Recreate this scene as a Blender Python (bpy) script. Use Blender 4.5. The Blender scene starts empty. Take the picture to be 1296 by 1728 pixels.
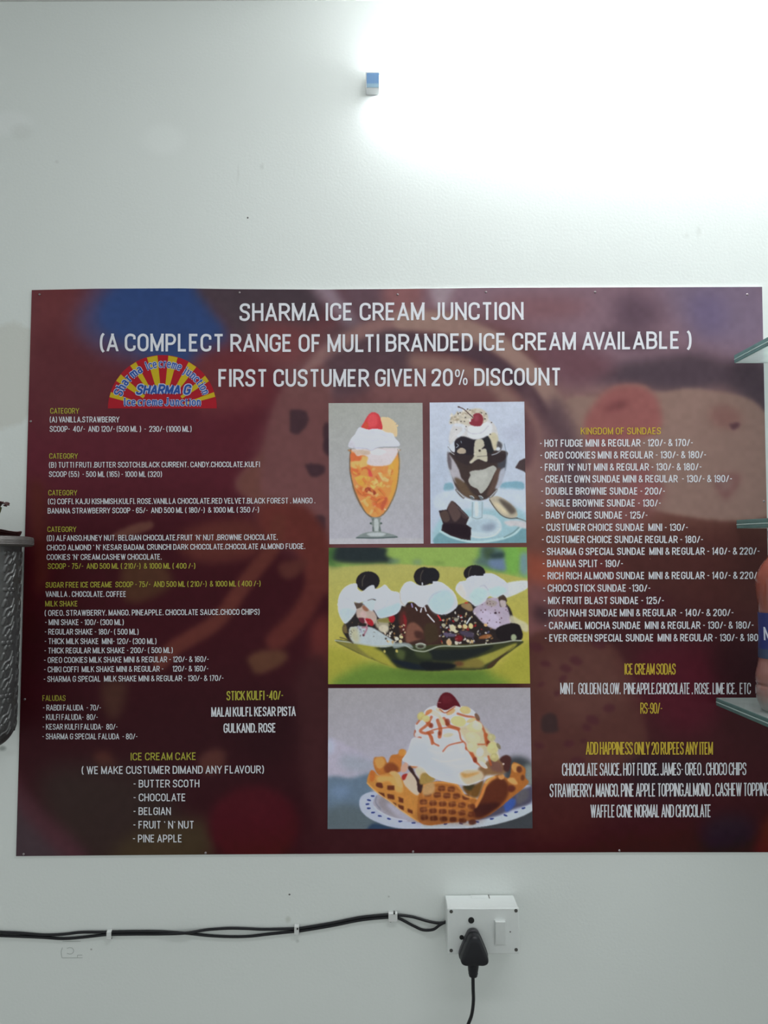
import bpy, bmesh, math, random
import numpy as np
from mathutils import Vector, Matrix

# ---------------------------------------------------------------- camera
S = bpy.context.scene
F = 1300.0; W_, H_ = 1296.0, 1728.0
D = 1.30; ZC = 1.45
PITCH = math.radians(3.9); ROLL = math.radians(-0.22)
ROT = Matrix.Rotation(math.pi/2 + PITCH, 3, 'X') @ Matrix.Rotation(ROLL, 3, 'Z')
CAM = Vector((0, -D, ZC))
cd = bpy.data.cameras.new('camera'); cam = bpy.data.objects.new('camera', cd)
S.collection.objects.link(cam)
cam.matrix_world = Matrix.Translation(CAM) @ ROT.to_4x4()
cd.sensor_fit = 'HORIZONTAL'; cd.sensor_width = 36.0; cd.lens = 36.0*F/W_
cd.clip_start = 0.02
S.camera = cam
# ---------------------------------------------------------------- light
S.view_settings.view_transform = 'Standard'; S.view_settings.look = 'None'
S.view_settings.gamma = 1.0; S.view_settings.use_curve_mapping = False
S.view_settings.exposure = 0.0
wd = bpy.data.worlds.new('world'); S.world = wd; wd.use_nodes = True
bg = wd.node_tree.nodes['Background']
bg.inputs[0].default_value = (0.93, 1.0, 0.985, 1); bg.inputs[1].default_value = 0.65
TUBE_STRENGTH = 96.0
WALL_FILL = 5.4
ld = bpy.data.lights.new('wall_fill_light', 'AREA'); ld.shape = 'RECTANGLE'; ld.size = 1.2; ld.size_y = 0.12; ld.energy = WALL_FILL; ld.color = (0.95, 0.99, 1.0)
lo_ = bpy.data.objects.new('wall_fill_light', ld); S.collection.objects.link(lo_); lo_.location = (0.5, -0.85, 2.38)
lo_.rotation_euler = (math.radians(35), 0, 0)      # added light without a fixture, turned to the wall to brighten its upper right
TUBE_COLOR = (0.93, 0.98, 1.0)
# ---------------------------------------------------------------- helpers
C = S.collection
ILL_E = ILL_S = None
def w(px, py, y0=0.0):
    """point where the sight line of a picture position meets the plane y = y0 of the wall"""
    d = ROT @ Vector(((px-W_/2)/F, -(py-H_/2)/F, -1.0))
    t = (y0 + D)/d.y
    p = CAM + d*t
    return (p.x, y0, p.z)
def wn(px, py, y0=0.0):
    R = np.array(ROT); v = np.stack([(px-W_/2)/F, -(py-H_/2)/F, -np.ones_like(px)], -1)
    d = v @ R.T; t = (y0 + D)/d[..., 1]
    return np.array(CAM) + d*t[..., None]
def lin(c):
    c = np.asarray(c, float)/255.0
    return np.where(c <= 0.04045, c/12.92, ((c+0.055)/1.055)**2.4)
def col(c):
    r = lin(c); return (float(r[0]), float(r[1]), float(r[2]), 1.0)
def mat(name, c, rough=0.5, metal=0.0, spec=0.5, **kw):
    m = bpy.data.materials.new(name); m.use_nodes = True
    b = m.node_tree.nodes['Principled BSDF']
    b.inputs['Base Color'].default_value = col(c) if max(c) > 1 else tuple(c)+(1,)
    b.inputs['Roughness'].default_value = rough; b.inputs['Metallic'].default_value = metal
    b.inputs['Specular IOR Level'].default_value = spec
    for k, v in kw.items():
        b.inputs[k.replace('_', ' ')].default_value = v
    return m
def noise_tint(m, scale=60, amt=0.12, bump=0.0, detail=4):
    """fine procedural mottling of a material's own colour, and a little relief"""
    nt = m.node_tree; b = nt.nodes['Principled BSDF']
    tc = nt.nodes.new('ShaderNodeTexCoord'); n = nt.nodes.new('ShaderNodeTexNoise')
    n.inputs['Scale'].default_value = scale; n.inputs['Detail'].default_value = detail
    nt.links.new(tc.outputs['Object'], n.inputs['Vector'])
    hs = nt.nodes.new('ShaderNodeMix'); hs.data_type = 'RGBA'; hs.blend_type = 'MULTIPLY'
    mr = nt.nodes.new('ShaderNodeMapRange'); mr.inputs[3].default_value = 1-amt; mr.inputs[4].default_value = 1+amt
    nt.links.new(n.outputs['Fac'], mr.inputs[0])
    hs.inputs[0].default_value = 1
    src = b.inputs['Base Color'].links[0].from_socket if b.inputs['Base Color'].links else None
    if src: nt.links.new(src, hs.inputs[6])
    else: hs.inputs[6].default_value = b.inputs['Base Color'].default_value[:]
    nt.links.new(mr.outputs[0], hs.inputs[7]); nt.links.new(hs.outputs[2], b.inputs['Base Color'])
    if bump:
        bp = nt.nodes.new('ShaderNodeBump'); bp.inputs['Strength'].default_value = bump; bp.inputs['Distance'].default_value = 0.002
        nt.links.new(n.outputs['Fac'], bp.inputs['Height']); nt.links.new(bp.outputs[0], b.inputs['Normal'])
    return m
def mesh_obj(name, verts, faces, m=None, parent=None, smooth=False):
    me = bpy.data.meshes.new(name); me.from_pydata([tuple(v) for v in verts], [], faces)
    if smooth: me.polygons.foreach_set('use_smooth', [True]*len(me.polygons))
    me.update()
    o = bpy.data.objects.new(name, me); C.objects.link(o)
    if m: me.materials.append(m)
    if parent: o.parent = parent; o.matrix_parent_inverse = parent.matrix_world.inverted()
    return o
def bm_obj(name, bm, m=None, parent=None, smooth=False):
    me = bpy.data.meshes.new(name); bm.to_mesh(me); bm.free()
    if smooth: me.polygons.foreach_set('use_smooth', [True]*len(me.polygons))
    o = bpy.data.objects.new(name, me); C.objects.link(o)
    if m: me.materials.append(m)
    if parent: o.parent = parent; o.matrix_parent_inverse = parent.matrix_world.inverted()
    return o
def thing(name, label, cat, loc=(0, 0, 0), group=None):
    o = bpy.data.objects.new(name, None); C.objects.link(o); o.location = loc
    o.empty_display_size = 0.02
    bpy.context.view_layer.update()
    return tag(o, label, cat, group)
def tag(o, label, cat, group=None):
    o['label'] = label; o['category'] = cat
    if group: o['group'] = group
    return o
def struct(o, label, cat='wall'):
    o['kind'] = 'structure'; o['label'] = label; o['category'] = cat; return o
def box_bm(x0, x1, y0, y1, z0, z1, bev=0.0, seg=2, bm=None):
    b = bmesh.new()
    bmesh.ops.create_cube(b, size=1)
    for v in b.verts:
        v.co = Vector(((x0+x1)/2+v.co.x*(x1-x0), (y0+y1)/2+v.co.y*(y1-y0), (z0+z1)/2+v.co.z*(z1-z0)))
    if bev: bmesh.ops.bevel(b, geom=b.edges[:], offset=bev, segments=seg, affect='EDGES', profile=0.5)
    if bm is not None:
        me = bpy.data.meshes.new('t'); b.to_mesh(me); bm.from_mesh(me); bpy.data.meshes.remove(me); b.free(); return bm
    return b
def catmull(pts, n=8, closed=False):
    P = [np.array(p, float) for p in pts]; out = []
    N = len(P); rng = range(N if closed else N-1)
    for i in rng:
        p1, p2 = P[i], P[(i+1) % N]
        p0 = P[i-1] if (closed or i > 0) else 2*p1-p2
        p3 = P[(i+2) % N] if (closed or i+2 < N) else 2*p2-p1
        for k in range(n):
            t = k/n
            out.append(0.5*((2*p1)+(-p0+p2)*t+(2*p0-5*p1+4*p2-p3)*t*t+(-p0+3*p1-3*p2+p3)*t**3))
    if not closed: out.append(P[-1])
    return out
def tube(name, pts, r, m, parent=None, seg=10, n=8, radii=None):
    P = catmull(pts, n); V = []; Fc = []; up0 = Vector((0, 1, 0.01)); L = len(P)
    for i, p in enumerate(P):
        a = Vector(P[max(i-1, 0)]); b = Vector(P[min(i+1, L-1)]); t = (b-a).normalized()
        u = t.cross(up0).normalized(); v = t.cross(u).normalized()
        rr = r if radii is None else float(np.interp(i/(L-1), np.linspace(0, 1, len(radii)), radii))
        for k in range(seg):
            an = 2*math.pi*k/seg
            V.append(Vector(p)+u*math.cos(an)*rr+v*math.sin(an)*rr)
    for i in range(L-1):
        for k in range(seg):
            Fc.append((i*seg+k, i*seg+(k+1) % seg, (i+1)*seg+(k+1) % seg, (i+1)*seg+k))
    Fc.append(tuple(range(seg))[::-1]); Fc.append(tuple((L-1)*seg+k for k in range(seg)))
    return mesh_obj(name, V, Fc, m, parent, True)
def lathe(name, prof, cx, cy, m, parent=None, seg=48, cap=True):
    V = []; Fc = []; n = len(prof)
    for r, z in prof:
        for k in range(seg):
            a = 2*math.pi*k/seg; V.append((cx+r*math.cos(a), cy+r*math.sin(a), z))
    for i in range(n-1):
        for k in range(seg):
            Fc.append((i*seg+k, i*seg+(k+1) % seg, (i+1)*seg+(k+1) % seg, (i+1)*seg+k))
    if cap: Fc.append(tuple(range(seg))[::-1]); Fc.append(tuple((n-1)*seg+k for k in range(seg)))
    return mesh_obj(name, V, Fc, m, parent, True)
def cyl_y(name, cx, cz, r, y0, y1, m, parent=None, seg=20, r1=None):
    """short cylinder pointing out of the wall"""
    V = []; r1 = r if r1 is None else r1
    for rr, yy in ((r, y0), (r1, y1)):
        for k in range(seg):
            a = 2*math.pi*k/seg; V.append((cx+rr*math.cos(a), yy, cz+rr*math.sin(a)))
    Fc = [(k, (k+1) % seg, seg+(k+1) % seg, seg+k) for k in range(seg)]
    Fc += [tuple(range(seg)), tuple(range(2*seg-1, seg-1, -1))]
    return mesh_obj(name, V, Fc, m, parent)

# ---------------------------------------------------------------- print colours on fine grids
class Canvas:
    def __init__(s, x0, y0, x1, y1, sc, base):
        s.sc = sc; s.x0, s.y0 = x0, y0
        s.w = int(round((x1-x0)*sc))+1; s.h = int(round((y1-y0)*sc))+1
        xs = np.linspace(x0, x1, s.w); ys = np.linspace(y0, y1, s.h)
        s.X, s.Y = np.meshgrid(xs, ys)
        s.img = np.ones((s.h, s.w, 3))*np.array(base, float)
        s.T = (0, 0, 1)
    def zoom(s, ox, oy, k): s.T = (ox, oy, k)
    def _p(s, pts): return [(s.T[0]+p[0]/s.T[2], s.T[1]+p[1]/s.T[2]) for p in pts]
    def blur(s, m, sig):
        sig *= s.sc
        if sig < 0.3: return m
        r = max(1, int(3*sig)); k = np.exp(-0.5*(np.arange(-r, r+1)/sig)**2); k /= k.sum()
        for ax in (0, 1):
            pw = [(0, 0), (0, 0)]; pw[ax] = (r, r); q = np.pad(m, pw, mode='edge'); o = np.zeros_like(m)
            for i, kk in enumerate(k):
                o += kk*(q[i:i+m.shape[0], :] if ax == 0 else q[:, i:i+m.shape[1]])
            m = o
        return m
    def sub(s, pts, pad):
        x = [p[0] for p in pts]; y = [p[1] for p in pts]
        a = max(0, int((min(x)-pad-s.x0)*s.sc)); b = min(s.w, int((max(x)+pad-s.x0)*s.sc)+2)
        c = max(0, int((min(y)-pad-s.y0)*s.sc)); d = min(s.h, int((max(y)+pad-s.y0)*s.sc)+2)
        return slice(c, max(c, d)), slice(a, max(a, b))
    def mix(s, sl, m, c, al):
        m = np.clip(m*al, 0, 1)[..., None]; v = s.img[sl]
        s.img[sl] = v*(1-m)+np.array(c, float)*m
    def poly(s, pts, c, b=0.5, al=1.0, sm=True):
        p = s._p(pts)
        if sm and len(p) > 2: p = [tuple(q) for q in catmull(p, 5, True)]
        sl = s.sub(p, 3*b+1); X, Y = s.X[sl], s.Y[sl]
        if X.size == 0: return
        m = np.zeros(X.shape, bool); n = len(p)
        for i in range(n):
            (x1, y1), (x2, y2) = p[i], p[(i+1) % n]
            if y1 == y2: continue
            m ^= ((y1 > Y) != (y2 > Y)) & (X < (x2-x1)*(Y-y1)/(y2-y1)+x1)
        s.mix(sl, s.blur(m.astype(float), b), c, al)
    def ell(s, cx, cy, rx, ry, c, b=0.5, al=1.0, rot=0):
        a = np.linspace(0, 2*math.pi, 28, endpoint=False); r = math.radians(rot)
        s.poly([(cx+rx*math.cos(t)*math.cos(r)-ry*math.sin(t)*math.sin(r), cy+rx*math.cos(t)*math.sin(r)+ry*math.sin(t)*math.cos(r)) for t in a], c, b, al, False)
    def line(s, pts, wd, c, b=0.4, al=1.0, sm=True):
        p = s._p(pts); wd = wd/s.T[2]
        if sm: p = [tuple(q) for q in catmull(p, 6)]
        sl = s.sub(p, wd+3*b+1); X, Y = s.X[sl], s.Y[sl]
        if X.size == 0: return
        d = np.full(X.shape, 1e9)
        for (x1, y1), (x2, y2) in zip(p[:-1], p[1:]):
            dx, dy = x2-x1, y2-y1; L = dx*dx+dy*dy+1e-9
            t = np.clip(((X-x1)*dx+(Y-y1)*dy)/L, 0, 1)
            d = np.minimum(d, (X-x1-t*dx)**2+(Y-y1-t*dy)**2)
        s.mix(sl, s.blur(np.clip((wd/2-np.sqrt(d))*s.sc+0.5, 0, 1), b), c, al)
    def grad(s, x1, y1, c1, x2, y2, c2):
        (x1, y1), (x2, y2) = s._p([(x1, y1), (x2, y2)])
        dx, dy = x2-x1, y2-y1
        t = np.clip(((s.X-x1)*dx+(s.Y-y1)*dy)/(dx*dx+dy*dy), 0, 1)[..., None]
        s.img = np.array(c1)*(1-t)+np.array(c2)*t
    def mottle(s, cell, amp, seed=0, region=None):
        rng = np.random.RandomState(seed)
        gh, gw = int(s.h/(cell*s.sc))+3, int(s.w/(cell*s.sc))+3
        g = rng.rand(gh, gw)*2-1
        fy = np.arange(s.h)/(cell*s.sc); fx = np.arange(s.w)/(cell*s.sc)
        iy, ix = fy.astype(int), fx.astype(int); ty, tx = fy-iy, fx-ix
        ty = ty*ty*(3-2*ty); tx = tx*tx*(3-2*tx)
        a = g[np.ix_(iy, ix)]; b = g[np.ix_(iy, ix+1)]; c = g[np.ix_(iy+1, ix)]; d = g[np.ix_(iy+1, ix+1)]
        n = (a*(1-tx)+b*tx)*(1-ty)[:, None]+(c*(1-tx)+d*tx)*ty[:, None]
        s.img *= (1+amp*n)[..., None]
    def mesh(s, name, corner, y0, m, parent, skirt=0.0):
        """corner(U, V) maps 0..1 to picture positions; colours are sampled there"""
        U, V = np.meshgrid(np.linspace(0, 1, s.w), np.linspace(0, 1, s.h))
        PX, PY = corner(U, V)
        fx = np.clip((PX-s.x0)*s.sc, 0, s.w-1.001); fy = np.clip((PY-s.y0)*s.sc, 0, s.h-1.001)
        ix, iy = fx.astype(int), fy.astype(int); tx, ty = (fx-ix)[..., None], (fy-iy)[..., None]
        I = s.img
        rgb = (I[iy, ix]*(1-tx)+I[iy, ix+1]*tx)*(1-ty)+(I[iy+1, ix]*(1-tx)+I[iy+1, ix+1]*tx)*ty
        alb = unlight(lin(np.clip(rgb, 0, 255)), PX, PY)
        alb = np.clip(alb, 0.004, None)
        alb = 0.5*alb/np.maximum(alb.max(-1, keepdims=True)/0.92, 1)+0.5*np.minimum(alb, 0.92)
        co = wn(PX, PY, y0)
        h, wd_ = s.h, s.w; N = h*wd_
        idx = np.arange(N).reshape(h, wd_)
        q = np.stack([idx[:-1, :-1], idx[1:, :-1], idx[1:, 1:], idx[:-1, 1:]], -1).reshape(-1, 4)
        co = co.reshape(-1, 3); rgba = np.ones((N, 4)); rgba[:, :3] = alb.reshape(-1, 3)
        if skirt:
            ring = np.concatenate([idx[0, :], idx[1:, -1], idx[-1, -2::-1], idx[-2:0:-1, 0]])
            rc = co[ring].copy(); rc[:, 1] += skirt; k = len(ring)
            r2 = np.arange(k)+N
            # front copy of the ring keeps the cut edge pale
            rf = co[ring].copy(); r1 = np.arange(k)+N+k
            co = np.concatenate([co, rc, rf]); rgba = np.concatenate([rgba, np.full((2*k, 4), 0.6)])
            rgba[:, 3] = 1
            q = np.concatenate([q, np.stack([r1, np.roll(r1, -1), np.roll(r2, -1), r2], -1)])
        me = bpy.data.meshes.new(name)
        me.vertices.add(len(co)); me.vertices.foreach_set('co', co.ravel())
        me.loops.add(len(q)*4); me.loops.foreach_set('vertex_index', q.ravel().astype(np.int32))
        me.polygons.add(len(q)); me.polygons.foreach_set('loop_start', np.arange(0, len(q)*4, 4, dtype=np.int32))
        me.update(calc_edges=True)
        at = me.color_attributes.new('print', 'FLOAT_COLOR', 'POINT'); at.data.foreach_set('color', rgba.ravel().astype(np.float32))
        me.materials.append(m)
        o = bpy.data.objects.new(name, me); C.objects.link(o); o.parent = parent
        o.matrix_parent_inverse = parent.matrix_world.inverted()
        return o
def quadmap(p00, p10, p11, p01):
    return lambda U, V: tuple((p00[i]*(1-U)+p10[i]*U)*(1-V)+(p01[i]*(1-U)+p11[i]*U)*V for i in (0, 1))
def print_mat(name, rough=0.42, spec=0.35):
    m = bpy.data.materials.new(name); m.use_nodes = True; nt = m.node_tree
    b = nt.nodes['Principled BSDF']; a = nt.nodes.new('ShaderNodeAttribute'); a.attribute_name = 'print'
    nt.links.new(a.outputs['Color'], b.inputs['Base Color'])
    b.inputs['Roughness'].default_value = rough; b.inputs['Specular IOR Level'].default_value = spec
    return m

# light falling on the board in this room (diffuse part E, sheen part S), a smooth fit to a render of a plain grey board
ILL_E = np.array([[0.6013, 0.6366, 0.6257], [-0.1395, -0.145, -0.1475], [0.0783, 0.0805, 0.0816], [-0.018, -0.0175, -0.0194], [-0.0306, -0.0304, -0.0309], [0.104, 0.1085, 0.1097], [-0.1106, -0.1153, -0.1161], [0.0524, 0.0551, 0.0548], [-0.0351, -0.0365, -0.0371], [-0.0313, -0.0331, -0.0311], [0.0261, 0.0261, 0.0283], [-0.0179, -0.0186, -0.0199], [-0.0303, -0.0335, -0.0324], [0.0431, 0.0457, 0.0456], [0.006, 0.0075, 0.0039]])
ILL_S = np.array([[0.0065, 0.007, 0.0068], [-0.0041, -0.0043, -0.0043], [-0.0049, -0.0054, -0.005], [0.0017, 0.0019, 0.0017], [0.0112, 0.0121, 0.0116], [0.0015, 0.0016, 0.0016], [-0.0069, -0.0072, -0.0072], [0.0075, 0.008, 0.0079], [0.0051, 0.0056, 0.0052], [-0.0004, -0.0003, -0.0003], [0.0027, 0.0028, 0.0028], [-0.0005, -0.0005, -0.0006], [-0.0028, -0.0029, -0.0029], [0.0033, 0.0033, 0.0034], [0.0003, 0.0003, 0.0004]])
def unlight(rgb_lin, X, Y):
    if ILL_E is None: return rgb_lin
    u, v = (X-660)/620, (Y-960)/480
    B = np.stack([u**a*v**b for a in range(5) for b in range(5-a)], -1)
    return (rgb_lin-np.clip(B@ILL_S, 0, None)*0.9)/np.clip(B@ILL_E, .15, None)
# ================================================================ structure
def wall_mat():
    m = mat('wall_paint', (0.76, 0.79, 0.775), 0.55, spec=0.25); nt = m.node_tree; N = nt.nodes; L = nt.links
    b = N['Principled BSDF']; tc = N.new('ShaderNodeTexCoord')
    dn = N.new('ShaderNodeTexNoise'); dn.inputs['Scale'].default_value = 14; dn.inputs['Detail'].default_value = 5
    L.new(tc.outputs['Object'], dn.inputs['Vector'])
    base = N.new('ShaderNodeTexNoise'); base.inputs['Scale'].default_value = 3; base.inputs['Detail'].default_value = 3
    L.new(tc.outputs['Object'], base.inputs['Vector'])
    mr = N.new('ShaderNodeMapRange'); mr.inputs[3].default_value = 0.97; mr.inputs[4].default_value = 1.03
    L.new(base.outputs['Fac'], mr.inputs[0])
    mx = N.new('ShaderNodeMix'); mx.data_type = 'RGBA'; mx.blend_type = 'MULTIPLY'; mx.inputs[0].default_value = 1
    mx.inputs[6].default_value = (0.76, 0.79, 0.775, 1); L.new(mr.outputs[0], mx.inputs[7])
    cur = mx.outputs[2]
    def patch(px, py, rx, ry, c, amt, wob=0.03, edge=0.12):
        nonlocal cur
        cx, _, cz = w(px, py); rx /= 1000; ry /= 1000
        mp = N.new('ShaderNodeMapping'); mp.vector_type = 'POINT'
        mp.inputs['Location'].default_value = (-cx/rx, 0, -cz/ry); mp.inputs['Scale'].default_value = (1/rx, 0, 1/ry)
        L.new(tc.outputs['Object'], mp.inputs['Vector'])
        ln = N.new('ShaderNodeVectorMath'); ln.operation = 'LENGTH'; L.new(mp.outputs[0], ln.inputs[0])
        ad = N.new('ShaderNodeMath'); ad.operation = 'MULTIPLY_ADD'; L.new(dn.outputs['Fac'], ad.inputs[0])
        ad.inputs[1].default_value = wob*20; ad.inputs[2].default_value = -wob*10
        sm = N.new('ShaderNodeMath'); sm.operation = 'ADD'; L.new(ln.outputs['Value'], sm.inputs[0]); L.new(ad.outputs[0], sm.inputs[1])
        r = N.new('ShaderNodeMapRange'); r.inputs[1].default_value = 1-edge; r.inputs[2].default_value = 1+edge
        r.inputs[3].default_value = amt; r.inputs[4].default_value = 0; L.new(sm.outputs[0], r.inputs[0])
        k = N.new('ShaderNodeMix'); k.data_type = 'RGBA'; L.new(r.outputs[0], k.inputs[0]); L.new(cur, k.inputs[6])
        k.inputs[7].default_value = c+(1,); cur = k.outputs[2]
    patch(6, 636, 84, 92, (0.63, 0.625, 0.575), 0.62, 0.03, 0.05)      # damp patch beside the board
    patch(14, 208, 42, 22, (0.84, 0.86, 0.86), 0.5, 0.03, 0.3)
    patch(276, 236, 38, 26, (0.83, 0.86, 0.85), 0.5, 0.03, 0.3)
    patch(36, 222, 18, 14, (0.66, 0.68, 0.66), 0.4, 0.03, 0.4)
    patch(418.0, 367.5, 1.4, 1.6, (0.10, 0.10, 0.10), 1, 0, 0.3)
    patch(488.5, 1509.5, 1.6, 1.3, (0.10, 0.10, 0.10), 1, 0, 0.3)
    patch(154, 1602, 1.6, 1.3, (0.35, 0.35, 0.33), 0.8, 0, 0.4)
    patch(486, 1552, 4, 5, (0.55, 0.57, 0.52), 0.6, 0.02, 0.5)
    patch(502, 1588, 2.6, 2.4, (0.50, 0.52, 0.50), 0.6, 0, 0.5)
    patch(656, 1513, 1.5, 1.5, (0.40, 0.42, 0.40), 0.6, 0, 0.4)
    patch(4, 1263, 6, 4, (0.34, 0.37, 0.35), 0.9, 0.01, 0.5)
    patch(1179, 390, 4, 8, (0.62, 0.64, 0.62), 0.5, 0.04, 0.6)
    patch(1158, 398, 5, 4, (0.62, 0.64, 0.62), 0.4, 0.04, 0.6)
    patch(96, 273, 3, 3, (0.62, 0.64, 0.62), 0.5, 0.02, 0.6)
    patch(442, 281, 3, 5, (0.60, 0.62, 0.60), 0.5, 0.04, 0.6)
    patch(402, 292, 1.5, 14, (0.62, 0.64, 0.62), 0.4, 0.02, 0.6)
    patch(15, 1270, 10, 5, (0.62, 0.64, 0.62), 0.3, 0.04, 0.6)
    L.new(cur, b.inputs['Base Color'])
    fn = N.new('ShaderNodeTexNoise'); fn.inputs['Scale'].default_value = 220; fn.inputs['Detail'].default_value = 3
    L.new(tc.outputs['Object'], fn.inputs['Vector'])
    bp = N.new('ShaderNodeBump'); bp.inputs['Strength'].default_value = 0.12; bp.inputs['Distance'].default_value = 0.0015
    L.new(fn.outputs['Fac'], bp.inputs['Height']); L.new(bp.outputs[0], b.inputs['Normal'])
    return m
ZTOP = w(150, 2.5)[2]
paint = wall_mat()
wall = struct(bm_obj('wall_back', box_bm(-2.6, 2.6, 0, 0.15, 0, ZTOP+0.1), paint), 'pale green white painted plaster wall behind the menu board')
ceil_m = noise_tint(mat('ceiling_paint', (0.62, 0.62, 0.60), 0.7, spec=0.2), 8, 0.04)
struct(bm_obj('ceiling', box_bm(-2.6, 2.6, -3.2, 0.15, ZTOP, ZTOP+0.12), ceil_m), 'grey white ceiling edge along the top of the wall', 'ceiling')
floor_m = noise_tint(mat('floor_tile', (0.42, 0.41, 0.39), 0.4), 10, 0.08)
struct(bm_obj('floor', box_bm(-2.6, 2.6, -3.2, 0.15, -0.1, 0.0), floor_m), 'grey shop floor below the wall', 'floor')

def flat_polys(name, polys, y0, m, parent):
    V = []; Fc = []
    for p in polys:
        n = len(V); V += [w(a, b, y0) for a, b in p]; Fc.append(tuple(range(n, n+len(p))))
    return mesh_obj(name, V, Fc, m, parent)

# ================================================================ stroke lettering
def rnd(path, closed=False):
    """polyline with rounded corners: points are (x, y[, r])"""
    P = [(p[0], p[1], p[2] if len(p) > 2 else 0.0) for p in path]; out = []; n = len(P)
    for i, (x, y, r) in enumerate(P):
        if r <= 0 or (not closed and i in (0, n-1)): out.append((x, y)); continue
        ax, ay, _ = P[i-1]; bx, by, _ = P[(i+1) % n]
        la = math.hypot(ax-x, ay-y); lb = math.hypot(bx-x, by-y)
        da = min(r, la*0.5); db = min(r, lb*0.5)
        p0 = (x+(ax-x)*da/la, y+(ay-y)*da/la); p2 = (x+(bx-x)*db/lb, y+(by-y)*db/lb)
        for k in range(6):
            t = k/5; q = 0.56   # between arc and corner
            c1 = (p0[0]+(x-p0[0])*q, p0[1]+(y-p0[1])*q); c2 = (p2[0]+(x-p2[0])*q, p2[1]+(y-p2[1])*q)
            out.append(tuple((1-t)**3*p0[j]+3*(1-t)**2*t*c1[j]+3*(1-t)*t*t*c2[j]+t**3*p2[j] for j in (0, 1)))
    res = [out[0]]
    for q in out[1:]:
        if abs(q[0]-res[-1][0])+abs(q[1]-res[-1][1]) > 1e-4: res.append(q)
    if closed and abs(res[0][0]-res[-1][0])+abs(res[0][1]-res[-1][1]) < 1e-4: res.pop()
    return res
R = 0.26
def _(*p): return list(p)
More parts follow.
